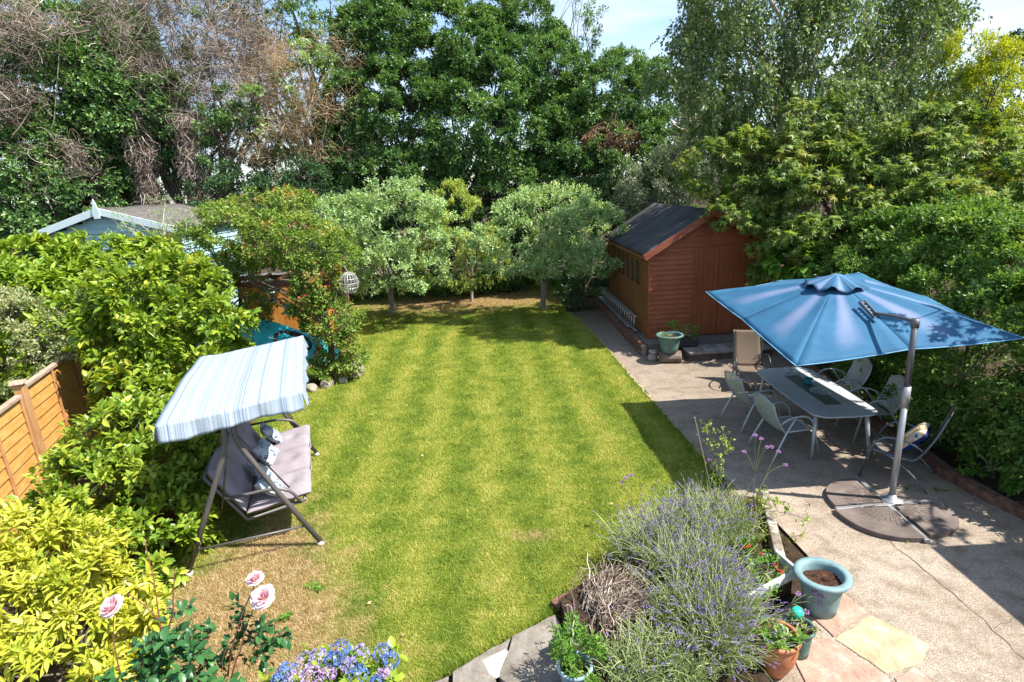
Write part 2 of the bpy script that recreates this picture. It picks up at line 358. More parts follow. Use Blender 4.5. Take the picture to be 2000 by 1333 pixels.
# grass blades
def inside(P, poly):
    x, y = P[:, 0], P[:, 1]; c = np.zeros(len(P), bool); n = len(poly)
    for i in range(n):
        x1, y1 = poly[i]; x2, y2 = poly[(i+1) % n]
        if y1 == y2: continue
        c ^= ((y1 > y) != (y2 > y)) & (x < (x2-x1)*(y-y1)/(y2-y1)+x1)
    return c
def blades(poly, n, hmin, hmax, w, seed, ypow=1.0, y0=3, y1=24):
    r = np.random.default_rng(seed)
    P = np.stack([r.uniform(-6.7, 3.0, n), y0+(y1-y0)*r.random(n)**ypow], 1); P = P[inside(P, poly)]
    k = len(P); dist = np.hypot(P[:, 0], P[:, 1]); sc = (1+.07*(dist-4)).clip(1, 2.3)
    a = r.uniform(0, 6.28, k); h = r.uniform(hmin, hmax, k)*(sc**.35); w = w*sc*r.uniform(.6, 1.3, k)
    ln = r.uniform(.2, 1.1, k)*h; b = r.uniform(0, 6.28, k)
    V = np.zeros((k, 3, 3)); V[:, 0, 0] = P[:, 0]-np.cos(a)*w; V[:, 0, 1] = P[:, 1]-np.sin(a)*w; V[:, 1, 0] = P[:, 0]+np.cos(a)*w; V[:, 1, 1] = P[:, 1]+np.sin(a)*w
    V[:, 2, 0] = P[:, 0]+np.cos(b)*ln; V[:, 2, 1] = P[:, 1]+np.sin(b)*ln; V[:, 2, 2] = h; V[:, :2, 2] = .001
    return V.reshape(-1, 3), np.arange(3*k).reshape(-1, 3), np.repeat(r.random(k), 3)
V, F, rv = blades(LAWN, 1500000, .012, .045, .0030, 11, 1.9)
tag(npmesh('lawn_grass', blade_m, V, F, None, {'rnd': rv}), 'short mown lawn grass with pale mowing stripes', 'grass', kind='stuff')
# longer ragged grass along the edges
def edge_tufts(pts, n, hmax, wid, seed):
    r = np.random.default_rng(seed); A = np.array(pts); i = r.integers(0, len(A)-1, n); f = r.random((n, 1)); P = A[i]*(1-f)+A[i+1]*f+r.normal(size=(n, 2))*wid
    k = n; a = r.uniform(0, 6.28, k); h = r.uniform(.03, hmax, k); w = .003; b = r.uniform(0, 6.28, k); ln = r.uniform(.1, 1, k)*h
    V = np.zeros((k, 3, 3)); V[:, 0, 0] = P[:, 0]-np.cos(a)*w; V[:, 0, 1] = P[:, 1]-np.sin(a)*w; V[:, 1, 0] = P[:, 0]+np.cos(a)*w; V[:, 1, 1] = P[:, 1]+np.sin(a)*w
    V[:, 2, 0] = P[:, 0]+np.cos(b)*ln; V[:, 2, 1] = P[:, 1]+np.sin(b)*ln; V[:, 2, 2] = h
    return V.reshape(-1, 3), np.arange(3*k).reshape(-1, 3), np.repeat(r.random(k), 3)
V, F, rv = edge_tufts(LAWN, 26000, .075, .03, 12)
tag(npmesh('edge_grass', blade_m, V, F, None, {'rnd': rv}), 'longer ragged grass along the lawn edges', 'grass', kind='stuff')

# patio
t = NT('concrete'); p = t.pos()
a = t.noise(1.1, 7, .68, p); b = t.noise(24, 6, .8, p); cc = t.noise(85, 3, .7, p); dd = t.noise(4.5, 6, .65, p, .4)
c = t.ramp(t.math('ADD', t.math('MULTIPLY', a, .55), t.math('MULTIPLY', b, .5)), [(.34, (.20, .155, .115)), (.5, (.37, .305, .235)), (.62, (.48, .41, .33)), (.75, (.57, .51, .44))])
c = t.mix(t.ramp(cc, [(.47, (0, 0, 0)), (.62, (.85, .85, .85))]), c, (.11, .075, .05, 1))
c = t.mix(t.ramp(t.noise(110, 2, .6, t.mapv(p, loc=(5, 5, 5))), [(.60, (0, 0, 0)), (.70, (.7, .7, .7))]), c, (.62, .57, .50, 1))
c = t.mix(t.ramp(dd, [(.47, (0, 0, 0)), (.72, (.75, .75, .75))]), c, (.16, .115, .08, 1))
# grime and painted-in shade: dark weathered concrete towards the hedge and the far end
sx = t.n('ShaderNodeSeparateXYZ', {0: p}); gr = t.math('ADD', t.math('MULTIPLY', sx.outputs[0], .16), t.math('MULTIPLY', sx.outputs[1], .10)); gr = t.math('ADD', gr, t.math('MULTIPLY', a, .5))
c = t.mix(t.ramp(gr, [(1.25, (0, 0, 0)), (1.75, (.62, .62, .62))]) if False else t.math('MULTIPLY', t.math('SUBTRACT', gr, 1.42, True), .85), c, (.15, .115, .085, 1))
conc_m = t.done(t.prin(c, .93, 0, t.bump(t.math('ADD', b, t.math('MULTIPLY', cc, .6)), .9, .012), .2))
PATIO = [(2.05,18.0),(2.12,16.91),(2.3,15.03),(2.46,12.86),(2.6,10.44),(2.75,8.34),(2.82,7.16),(2.85,6.5),(3.05,6.0),(3.1,5.3),(2.8,4.8),(2.0,4.3),(1.7,3.5),(1.5,1.5),(9,1.5),(9,5.0),(6.1,5.7),(5.95,6.9),(6.3,10.5),(6.8,14.5),(3.2,14.5),(3.1,18.2)]
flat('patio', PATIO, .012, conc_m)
# cracks: thin dark wobbly joint strips laid in the concrete
cm = simple('joint', (.15, .115, .08), .95)
def strip(name, pts, w, z, mat):
    pts = [Vector((*q, 0)) for q in pts]; P = []
    for a_, b_ in zip(pts[:-1], pts[1:]):
        k = max(2, int((b_-a_).length/.08))
        for i in range(k): P.append(a_.lerp(b_, i/k)+Vector((random.gauss(0, .012), random.gauss(0, .012), 0)))
    P.append(pts[-1]); vs = []
    for i, q in enumerate(P):
        d = (P[min(i+1, len(P)-1)]-P[max(0, i-1)]).normalized(); n_ = Vector((-d.y, d.x, 0)); ww = w*random.uniform(.3, 1)
        vs += [q-n_*ww/2+Vector((0, 0, z)), q+n_*ww/2+Vector((0, 0, z))]
    o = MB().add(vs, [(2*i, 2*i+2, 2*i+3, 2*i+1) for i in range(len(P)-1)]).build(name, mat); return tag(o, kind='structure')
strip('patio_crack', [(4.03,6.1),(4.11,5.4),(4.16,4.66),(4.18,4.26),(4.15,3.85),(4.2,2.8)], .013, .017, cm)
strip('patio_crack', [(2.9,7.7),(4.0,7.85),(5.8,7.8)], .014, .017, cm)
strip('patio_crack', [(2.75,10.7),(3.6,10.6),(5.6,10.75)], .014, .017, cm)
strip('patio_crack', [(4.18,4.2),(4.6,4.35),(5.3,4.3)], .009, .017, cm)
tag(strip('lawn_edging', [(1.95,18.0),(2.09,16.91),(2.27,15.03),(2.43,12.86),(2.57,10.44),(2.72,8.34),(2.79,7.16),(2.81,6.6)], .07, .022, simple('edging', (.36, .27, .18), .9, 0, .4)), kind='structure')

def slabmat(name, c1, c2, c3, sc=3):
    t = NT(name); p = t.obj(); a = t.noise(sc, 6, .65, p, .3); b = t.noise(60, 5, .7, p)
    c = t.ramp(a, [(.32, c1), (.5, c2), (.7, c3)]); c = t.mix(t.ramp(b, [(.5, (0, 0, 0)), (.72, (.6, .6, .6))]), c, tuple(x*.35 for x in c2))
    c = t.mix(t.ramp(t.noise(7, 3, .5, t.mapv(p, loc=(9, 3, 1))), [(.60, (0, 0, 0)), (.72, (.55, .55, .55))]), c, tuple(min(.7, x*1.25) for x in c3))
    return t.done(t.prin(c, .9, 0, t.bump(b, .7, .006), .2))
redslab = slabmat('red_sandstone', (.28, .165, .12), (.38, .25, .19), (.46, .34, .27), 5)
yelslab = slabmat('yellow_sandstone', (.32, .24, .145), (.42, .34, .215), (.50, .43, .31), 6)
greyslab = slabmat('grey_slab', (.13, .11, .09), (.21, .185, .155), (.30, .27, .23), 5)
def slab(name, poly, z0, z1, mat, label, cat='paving slab', group=None):
    cx = sum(p[0] for p in poly)/len(poly); cy = sum(p[1] for p in poly)/len(poly)
    Q = []
    for (x1, y1), (x2, y2) in zip(poly, poly[1:]+poly[:1]):
        for i in range(6): Q.append((x1+(x2-x1)*i/6-cx+random.gauss(0, .006), y1+(y2-y1)*i/6-cy+random.gauss(0, .006)))
    o = MB().prism(Q, 0, z1-z0).build(name, mat, bevel=.008); o.location = (cx, cy, z0)
    return tag(o, label, cat, group)
slab('paving_slab', [(2.62,4.70),(3.10,4.86),(3.20,4.46),(2.74,4.20)], .005, .026, redslab, 'pinkish red sandstone slab in front of the big blue-green pot')
slab('paving_slab', [(2.74,4.17),(3.21,4.44),(3.50,4.05),(3.30,3.87),(2.95,3.78)], .005, .022, yelslab, 'yellowish sandstone slab among the red ones beside the patio')
slab('paving_slab', [(2.30,4.22),(2.70,4.17),(2.93,3.76),(2.97,3.3),(2.2,3.3)], .005, .027, redslab, 'large pinkish slab beside the terracotta pot at the bottom of the photo')
slab('paving_slab', [(2.98,3.74),(3.22,3.83),(3.3,3.5),(3.0,3.3)], .005, .024, redslab, 'small reddish slab corner at the bottom edge, right of the yellowish slab')
slab('stepping_slab', [(.27,4.64),(.36,4.3),(.30,3.9),(.05,3.6),(-.28,3.95),(-.14,4.40)], .0, .05, greyslab, 'grey stone slab beside the small stone ornament')
slab('stepping_slab', [(-.17,4.38),(-.31,3.95),(-.20,3.4),(-.70,3.3),(-.68,4.04)], .0, .045, greyslab, 'grey slab with a white paint splash on it')
slab('stepping_slab', [(-.71,4.0),(-.74,3.3),(-1.25,3.2),(-1.1,3.82)], .0, .04, greyslab, 'grey slab at the bottom edge between hydrangea and paint-splashed slab')
wp = simple('white_paint', (.80, .78, .75), .7, 0, .06)
o = MB().add([(x, y, .0) for x, y in [(-.42,4.13),(-.22,4.24),(-.13,4.15),(-.15,4.03),(-.30,3.93),(-.36,3.99)]], [tuple(range(6))]).build('paint_splash', wp); o.location = (0, 0, .0475)
if o.data.polygons[0].normal.z < 0: o.data.flip_normals()
tag(o, 'white paint splash dried on the grey slab', 'paint splash')
brick_t = NT('brick'); p = brick_t.obj(); brick_m = brick_t.done(brick_t.prin(brick_t.ramp(brick_t.noise(9, 5, .6, p), [(.3, (.09, .045, .032)), (.55, (.17, .085, .06)), (.75, (.26, .16, .125))]), .9, 0, brick_t.bump(brick_t.noise(50, 4, .7, p), .5, .006), .2))
mort = simple('mortar', (.22, .19, .16), .95)
def brickrow(name, pts, h, w, label, L_=.215, base=0., cat='brick edging', courses=1):
    mb = MB(); mm = MB(); P = [Vector((*q, 0)) for q in pts]; o0 = P[0].copy()
    for a_, b_ in zip(P[:-1], P[1:]):
        l = (b_-a_).length; k = max(1, round(l/L_)); d = (b_-a_).normalized(); rz = math.atan2(d.y, d.x)
        for cse in range(courses):
            hh = h/courses
            for i in range(k):
                q = a_.lerp(b_, (i+.5+(.5 if cse % 2 else 0)*(i < k-1))/k)-o0
                mb.box((q.x+random.gauss(0, .004), q.y+random.gauss(0, .004), base+hh*(cse+.5)+random.gauss(0, .003)), (l/k-.012, w, hh-.010), rz+random.gauss(0, .015))
        q = (a_+b_)/2-o0; mm.box((q.x, q.y, base+h/2-.012), (l, w-.02, h-.02), rz)
    t_ = thing(name, label, cat, o0); mb.build('bricks', brick_m, t_, bevel=.006); mm.build('mortar', mort, t_); return t_
brickrow('brick_edging', [(6.75,14.2),(6.2,11.5),(5.85,9.0),(5.68,6.83),(5.74,6.3),(5.88,5.73),(6.1,5.2)], .13, .11, 'low red brick edging between the patio and the right-hand hedge')
brickrow('brick_edging', [(.27,4.76),(.60,4.99),(.93,5.22)], .07, .13, 'short row of red bricks at the near corner of the lawn beside the lavender', L_=.24)

# ------------------------------------------------------------------ timber shed
def woodmat(name, cols, grain=(1, 1, 14), rough=.6, sc=3, spec=.35):
    t = NT(name); v = t.obj(); g_ = t.noise(sc, 6, .65, t.mapv(v, scale=grain), .12); k_ = t.noise(1.3, 4, .6, v)
    c = t.ramp(t.math('ADD', t.math('MULTIPLY', g_, .7), t.math('MULTIPLY', k_, .35)), [(.32, cols[0]), (.52, cols[1]), (.7, cols[2])])
    return t.done(t.prin(c, rough, 0, t.bump(g_, .10, .003), spec))
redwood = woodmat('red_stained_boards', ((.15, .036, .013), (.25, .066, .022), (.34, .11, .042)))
reddoor = woodmat('red_stained_door', ((.14, .036, .012), (.22, .060, .020), (.29, .085, .032)), (14, 14, 1))
redtrim = woodmat('red_stained_trim', ((.16, .040, .020), (.25, .070, .036), (.34, .12, .07)))
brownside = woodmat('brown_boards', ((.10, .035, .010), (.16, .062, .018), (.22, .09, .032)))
t = NT('roofing_felt'); v = t.obj(); f1 = t.noise(120, 3, .7, v); f2 = t.noise(1.6, 5, .6, v)
c = t.ramp(f2, [(.35, (.030, .030, .033)), (.65, (.060, .060, .064))]); c = t.mix(t.ramp(f1, [(.55, (0, 0, 0)), (.7, (.7, .7, .7))]), c, (.16, .16, .17, 1))
felt_m = t.done(t.prin(c, .8, 0, t.bump(f1, .6, .006), .35))
t = NT('window_glass'); glass_m = t.done(t.prin((.03, .04, .04), .06, 0, None, .9))
SY = .022
shed = thing('garden_shed', 'reddish brown timber garden shed with black felt roof and double doors', 'shed', (3.34, 13.40, .30), SY)
SW, SL, EH, RH = 2.92, 4.7, 2.06, 2.93
def gy(x): return EH+(RH-EH)*(1-abs(x-SW/2)/(SW/2))
def lap(mb, axis, pos, a0, a1, z0, z1, bh=.118, clip=None, out=-1):
    z = z0
    while z < z1-.01:
        zt = min(z+bh, z1); s0, s1 = a0, a1
        if clip: 
            s0, s1 = clip(z, zt)
            if s1-s0 < .05: break
        e = [(s0, z, .034), (s1, z, .034), (s1 if not clip else clip(zt, zt)[1], zt, .006), (s0 if not clip else clip(zt, zt)[0], zt, .006)]
        vs = [((a, pos+out*d, zz) if axis == 'x' else (pos+out*d, a, zz)) for a, zz, d in e]+[((a, pos-out*.01, zz) if axis == 'x' else (pos-out*.01, a, zz)) for a, zz, d in e]
        mb.add(vs, [(0, 1, 2, 3), (7, 6, 5, 4), (0, 4, 5, 1), (1, 5, 6, 2), (2, 6, 7, 3), (3, 7, 4, 0)]); z = zt
def gclip(z, zt):
    if zt <= EH: return 0, SW
    w = (RH-zt)/(RH-EH)*SW/2; return SW/2-max(w, 0), SW/2+max(w, 0)
DX0, DX1, DH = 1.04, 2.26, 2.16
fwm = MB(); lap(fwm, 'x', 0, 0, DX0-.01, 0, EH); lap(fwm, 'x', 0, DX1+.01, SW, 0, EH)
zz = EH
while zz < DH: 
    zt = min(zz+.118, DH); c0, c1 = gclip(zz, zt); lap(fwm, 'x', 0, c0, DX0-.01, zz, zt); lap(fwm, 'x', 0, DX1+.01, c1, zz, zt); zz = zt
lap(fwm, 'x', 0, 0, SW, DH, RH-.02, clip=gclip)
fwm.build('front_wall', redwood, shed)
sw_ = MB(); Wn = [(.72, 1.20), (1.26, 1.74), (1.80, 2.28), (2.34, 2.82), (2.88, 3.36)]; WZ0, WZ1 = 1.17, 1.80
lap(sw_, 'y', 0, 0.0, SL, 0, WZ0-.04); lap(sw_, 'y', 0, 0.0, .66, WZ0-.04, WZ1+.05); lap(sw_, 'y', 0, 3.42, SL, WZ0-.04, WZ1+.05); lap(sw_, 'y', 0, 0, SL, WZ1+.05, EH)
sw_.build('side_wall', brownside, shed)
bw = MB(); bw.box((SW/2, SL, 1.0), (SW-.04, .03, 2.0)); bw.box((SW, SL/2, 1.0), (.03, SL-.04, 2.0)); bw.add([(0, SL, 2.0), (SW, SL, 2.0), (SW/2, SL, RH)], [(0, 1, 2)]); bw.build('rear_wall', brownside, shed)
fr = MB()
for z_ in (WZ0-.02, WZ1+.02): fr.box((-.02, 2.04, z_), (.05, 2.8, .045))
for y_ in (.69, 1.23, 1.77, 2.31, 2.85, 3.39): fr.box((-.02, y_, (WZ0+WZ1)/2), (.05, .05, WZ1-WZ0))
wf = fr.build('window_frame', brownside, shed, bevel=.004)
for a, b in Wn: MB().box((.006, (a+b)/2, (WZ0+WZ1)/2), (.006, b-a, WZ1-WZ0)).build('window_pane', glass_m, wf)
inn = MB(); inn.box((.30, 1.8, .9), (.02, 2.6, .06)); 
for s_, nm in ((0, 'left'), (1, 'right')):
    d = MB(); x0 = DX0+s_*(DX1-DX0)/2+.004; wv = (DX1-DX0)/2-.008; nb = 5
    for i in range(nb): d.box((x0+wv*(i+.5)/nb, -.012, DH/2), (wv/nb-.004, .03, DH-.02))
    dd_ = d.build('door', reddoor, shed, bevel=.003)
hm = MB(); hm.box((DX0+.61+.035, -.035, 1.05), (.10, .012, .03)); hm.tube([(DX0+.57, -.05, 1.05), (DX0+.57, -.03, 1.05)], .012); 
hm.build('door_bolt', simple('black_iron', (.03, .03, .03), .5, .6), shed)
MB().box((-.006, -.012, EH/2), (.045, .05, EH)).build('corner_trim', redwood, shed, bevel=.003)
MB().box((SW+.006, -.012, EH/2), (.045, .05, EH)).build('corner_trim', redwood, shed, bevel=.003)
MB().box((-.03, 4.05, EH/2), (.02, .05, EH)).build('wall_batten', brownside, shed, bevel=.003)
MB().box((DX0-.0, -.022, DH/2), (.02, .03, DH)).build('door_frame', redwood, shed, bevel=.003)
MB().box((DX1+.0, -.022, DH/2), (.02, .03, DH)).build('door_frame', redwood, shed, bevel=.003)
MB().box(((DX0+DX1)/2, -.03, DH+.012), (DX1-DX0+.04, .03, .03)).build('door_frame', redwood, shed, bevel=.003)
# roof: two boarded slopes with felt, overhang .14
OV = .14; sl = (RH-EH)/(SW/2)
def roofpt(x, y, dz=0): return (x, y, RH+.04-abs(x-SW/2)*sl+dz)
rf = MB()
for sgn in (-1, 1):
    def fn(u, v, sgn=sgn):
        x = SW/2+sgn*u*(SW/2+OV); y = -.15+v*(SL+.3); wav = .006*math.sin(v*21)+.004*math.sin(u*13+v*9); return (x, y, RH+.05-u*(SW/2+OV)*sl+wav)
    rf.grid(fn, 9, 30)
seam_m = simple('felt_seam', (.10, .10, .105), .8)
roof = rf.build('roof', felt_m, shed, smooth=True, sol=.035)
for yy_ in (1.15, 2.2, 3.25, 4.2):
    for sgn in (-1,):
        sm = MB(); sm.add([(SW/2+sgn*u*(SW/2+OV), yy_+d+.01*math.sin(u*9), RH+.076-u*(SW/2+OV)*sl+.006*math.sin((yy_+.15)/(SL+.3)*21)+.004) for u in np.linspace(0, 1, 9) for d in (0, .03)], [(2*i, 2*i+1, 2*i+3, 2*i+2) for i in range(8)]); sm.build('felt_seam', seam_m, roof, sol=.006)
bb = MB()
for sgn in (-1, 1):
    e = (SW/2+sgn*(SW/2+OV+.02), -.17, RH+.01-(SW/2+OV+.02)*sl); bb.beam((SW/2, -.17, RH+.01), e, .03, .15, (0, 0, 1))
bb.build('bargeboard', redtrim, shed, bevel=.004)
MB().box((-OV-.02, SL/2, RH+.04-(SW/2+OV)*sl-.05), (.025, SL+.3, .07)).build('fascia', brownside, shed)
# plinth of brick below the shed
pl = brickrow('brick_plinth', [(3.10,12.84),(3.02,15.4),(2.96,18.1)], .30, .12, 'dark red brick plinth under the left side of the timber shed', courses=4)
o = MB().box((0, 0, .145), (3.5, 5.4, .285)).build('foundation_slab', simple('base_concrete', (.12, .10, .085), .95)); o.location = (4.86, 15.62, 0); o.rotation_euler = (0, 0, SY); tag(o, 'dark weathered concrete base that the timber shed stands on', 'shed base')
# stone steps in front of the doors
dkstone = slabmat('dark_flagstone', (.13, .115, .095), (.24, .215, .19), (.36, .335, .30), 4)
st = thing('stone_step', 'dark flagstone step with pale mortar joints in front of the shed doors', 'step', (4.0, 12.35, 0), .04)
MB().box((.95, .24, .085), (1.94, .62, .15)).build('step_base', simple('dark_log', (.085, .06, .048), .9, 0, .4), st, bevel=.01)
x_ = 0
for w_ in (.46, .5, .52, .42):
    MB().box((x_+w_/2, .24+random.gauss(0, .01), .18), (w_-.025, .66, .04)).build('flagstone', dkstone, st, bevel=.008); x_ += w_
MB().box((.95, .24, .177), (1.9, .62, .030)).build('mortar_joints', simple('pale_mortar', (.33, .31, .28), .95), st)
MB().box((1.42, .62, .23), (1.3, .16, .10)).build('door_sill', redwood, st, bevel=.006)
# ladder hung on its edge along the shed wall
alu = simple('aluminium', (.46, .47, .48), .42, .75, .12, 5, .15)
lad = thing('ladder', 'aluminium ladder hung on its side along the shed wall', 'ladder', (3.14, 13.95, .36), math.pi/2+.022)
for z_ in (0, .36):
    MB().box((2.3, 0, z_), (4.6, .07, .028)).build('rail', alu, lad, bevel=.004); MB().box((2.5, .075, z_+.004), (4.2, .06, .026)).build('rail', alu, lad, bevel=.004)
for i in range(17): MB().tube([(.14+i*.262, 0, .014), (.14+i*.262, 0, .346)], .016, 8).build('rung', alu, lad, smooth=True)

# ------------------------------------------------------------------ pale blue shed on the left
bluew = woodmat('pale_blue_boards', ((.26, .42, .47), (.34, .52, .57), (.42, .58, .62)), (1, 1, 12), .7)
palew = woodmat('pale_painted_barge', ((.50, .62, .64), (.62, .73, .74), (.72, .80, .80)), (1, 12, 12), .65)
bs = thing('summerhouse', 'pale blue painted summerhouse with grey felt roof and pointed finial', 'summerhouse', (-12.0, 15.0, 0), 0)
BW, BR, BE, BL = 3.6, 4.02, 3.48, 3.4
mbw = MB(); lap(mbw, 'x', 0, 0, BW, 0.2, BE-.02, .13)
lap(mbw, 'x', 0, 0, BW, BE-.02, BR-.03, .13, clip=lambda z, zt: (BW/2-(BR-zt)/(BR-BE)*BW/2 if zt > BE else 0, BW/2+(BR-zt)/(BR-BE)*BW/2 if zt > BE else BW))
mbw.build('front_wall', bluew, bs)
w2 = MB(); lap(w2, 'y', BW, 0, BL, 0.2, BE, .13, out=1); w2.box((.02, BL/2, 1.7), (.03, BL, 3.3)); w2.box((BW/2, BL, 1.7), (BW, .03, 3.3)); w2.build('side_wall', bluew, bs)
rb = MB()
for sgn in (-1, 1): rb.grid(lambda u, v, s=sgn: (BW/2+s*u*(BW/2+.2), -.2+v*(BL+.4), BR+.06-u*(BR-BE)*(1+.2/(BW/2))+.01*math.sin(v*17+u*5)), 6, 16)
t = NT('old_felt'); v = t.obj(); greyfelt = t.done(t.prin(t.ramp(t.noise(5, 6, .7, v), [(.3, (.07, .06, .055)), (.6, (.15, .135, .125)), (.8, (.23, .20, .18))]), .9, 0, t.bump(t.noise(80, 3, .6, v), .5, .008), .2))
rb.build('roof', greyfelt, bs, smooth=True, sol=.04)
b3 = MB()
for sgn in (-1, 1): b3.beam((BW/2, -.23, BR+.0), (BW/2+sgn*(BW/2+.26), -.23, BR-(BR-BE)*(1+.26/(BW/2))), .035, .17)
b3.build('bargeboard', palew, bs, bevel=.004)
MB().prism([(-.07, -.18), (.07, -.18), (.09, -.02), (0, .30), (-.09, -.02)], 0, .03, Matrix.Translation((BW/2, -.25, BR-.0)) @ Matrix.Rotation(math.pi/2, 4, 'X')).build('finial', palew, bs)

# ------------------------------------------------------------------ orange panel fence on the left
fenw = woodmat('orange_fence_boards', ((.40, .17, .035), (.58, .29, .075), (.68, .40, .15)), (2, 2, 10), .7, 2.5)
fend = woodmat('weathered_fence_top', ((.22, .14, .09), (.36, .25, .18), (.50, .40, .32)), (2, 8, 8), .85)
fpost = woodmat('fence_post_wood', ((.30, .14, .05), (.45, .23, .09), (.52, .32, .17)), (10, 10, 2), .8)
FD = Vector((-.339, .941, 0)); FN = Vector((.941, .339, 0)); FP = Vector((-6.86, 7.55, 0)); frz = math.atan2(FD.y, FD.x)
def panel(p0, length, top, label):
    t_ = thing('lap_fence', label, 'fence panel', p0, frz, 'orange lap fence panels on the left')
    nb = 10; bh = (top-.1)/nb; m = MB()
    for i in range(nb):
        z0 = .06+i*bh; segs = 6; vs = []
        m.add([(0, -.022, z0), (length, -.022, z0+random.gauss(0, .004)), (length, -.004, z0+bh+.02), (0, -.004, z0+bh+.02), (0, .004, z0), (length, .004, z0), (length, .012, z0+bh+.02), (0, .012, z0+bh+.02)], [(0, 1, 2, 3), (7, 6, 5, 4), (0, 4, 5, 1), (2, 6, 7, 3), (1, 5, 6, 2), (0, 3, 7, 4)])
    m.build('lap_boards', fenw, t_)
    for i in range(5): MB().box((.03+(length-.06)*i/4, -.034, top/2), (.045, .022, top-.06)).build('batten', fpost, t_, bevel=.003)
    MB().box((length/2, -.005, top), (length, .085, .05)).build('top_rail', fend, t_, bevel=.006)
    return t_
def fpst(p, h, label):
    t_ = thing('fence_post', label, 'fence post', p, frz, 'wooden posts between the fence panels')
    MB().box((0, 0, h/2), (.11, .11, h)).build('shaft', fpost, t_, bevel=.005); MB().box((0, 0, h+.02), (.19, .17, .035), top=.8).build('cap', fend, t_, bevel=.005)
fpst(FP, 1.82, 'wooden fence post with flat cap standing between the two lap panels')
fpst(FP+FD*3.95-FN*.0, 1.80, 'far fence post half buried in the camellia leaves')
panel(FP+FD*.08, 3.8, 1.74, 'orange lap fence panel running from the capped post back into the camellia')
panel(FP-FD*3.4, 3.3, 1.66, 'orange lap fence panel at the left edge, nearest the yellow shrub')

# ------------------------------------------------------------------ neighbouring brick extension right of the frame that shades the patio corner
ext = thing('brick_extension', 'single storey brick extension at the right edge of the patio, outside the photo', 'extension', (8.6, 1.6, 0), 0)
t = NT('brick_wall'); bt = t.n('ShaderNodeTexBrick', {'Vector': t.mapv(t.obj(), rot=(math.pi/2, 0, 0)), 'Color1': (.28, .12, .08, 1), 'Color2': (.36, .18, .12, 1), 'Mortar': (.35, .32, .28, 1), 'Scale': 2.3}); bwall = t.done(t.prin(bt.outputs[0], .9))
MB().box((0, 0, 1.25), (4.6, 6.2, 2.5)).build('wall', bwall, ext); MB().box((0, 0, 2.56), (4.86, 6.5, .10)).build('roof', felt_m, ext, bevel=.01)
# ------------------------------------------------------------------ cantilever parasol
silver = simple('silver_paint', (.36, .36, .37), .42, .55, .10, 6, .1)
darkmetal = simple('dark_grey_metal', (.13, .13, .14), .45, .5, .15, 6, .1)
t = NT('blue_canopy'); uv = t.n('ShaderNodeUVMap', uv_map='UVMap').outputs[0]; s_ = t.n('ShaderNodeSeparateXYZ', {0: uv}); gx, gyv = s_.outputs[0], s_.outputs[1]
v = t.obj(); nn_ = t.noise(2.2, 5, .6, v)
d_ = t.math('ABSOLUTE', t.math('SUBTRACT', gx, t.math('ADD', .40, t.math('MULTIPLY', t.noise(.9, 1, .5, v), .2))))
band = t.ramp(t.math('ADD', d_, t.math('MULTIPLY', t.math('SUBTRACT', t.noise(3.2, 5, .6, v), .5), .10)), [(.05, (1, 1, 1)), (.20, (0, 0, 0))])
band = t.math('MULTIPLY', band, t.ramp(gyv, [(.12, (.75, .75, .75)), (.55, (1, 1, 1)), (.80, (.55, .55, .55)), (.92, (0, 0, 0))]))
base = t.ramp(nn_, [(.3, (.024, .105, .205)), (.7, (.042, .155, .275))])
c = t.mix(t.math('MULTIPLY', band, .62), base, (.27, .30, .46, 1))
c = t.mix(t.math('MULTIPLY', t.ramp(gyv, [(.0, (.8, .8, .8)), (.22, (0, 0, 0))]), .6), c, (.17, .25, .36, 1))
pr = t.prin(c, .75, 0, t.bump(t.noise(320, 2, .5, v), .15, .002), .25)
blue_m = t.done(t.n('ShaderNodeMixShader', {0: .16, 1: pr, 2: t.n('ShaderNodeBsdfTranslucent', {'Color': c}).outputs[0]}).outputs[0])
par = thing('cantilever_parasol', 'large square blue cantilever parasol with faded streaks and grey pole', 'parasol', (4.60, 6.24, 0))
def rel(p): return Vector(p)-Vector((4.60, 6.24, 0))
cx = {'L': (3.37,9.61,2.14), 'N': (3.33,6.36,1.85), 'R': (5.95,6.31,2.05), 'F': (5.96,9.56,2.33)}
cx = {k: rel(v) for k, v in cx.items()}
ctr = sum(cx.values(), Vector())/4; apex = ctr+Vector((0, .0, .46))
rim = [cx['N'], (cx['N']+cx['R'])/2, cx['R'], (cx['R']+cx['F'])/2, cx['F'], (cx['F']+cx['L'])/2, cx['L'], (cx['L']+cx['N'])/2]
rim = [p if i % 2 == 0 else p+Vector((0, 0, .035)) for i, p in enumerate(rim)]
mb = MB(); UV = []; NU, NV = 10, 16
for g in range(8):
    A_, B_ = rim[g], rim[(g+1) % 8]; n0 = len(mb.v); vs = []
    for j in range(NV+1):
        v_ = .06+.94*j/NV
        for i in range(NU+1):
            u_ = i/NU; e = A_.lerp(B_, u_); p = apex.lerp(e, v_)
            sag = -4*u_*(1-u_)*(.040*v_-.012*v_*v_); p = p+Vector((0, 0, sag+.05*v_*(1-v_)))
            if v_ > .6: p += (ctr-p)*(.016*4*u_*(1-u_)*(v_-.6)/.4)
            p += Vector((0, 0, .006*math.sin(u_*17+g*3+v_*4)*v_))
            vs.append(p); UV.append((u_, v_))
    mb.add(vs, [(j*(NU+1)+i, j*(NU+1)+i+1, (j+1)*(NU+1)+i+1, (j+1)*(NU+1)+i) for j in range(NV) for i in range(NU)])
can = mb.build('canopy', blue_m, par, smooth=True, uvfn=lambda i: UV[i], sol=.004)
hem = MB()
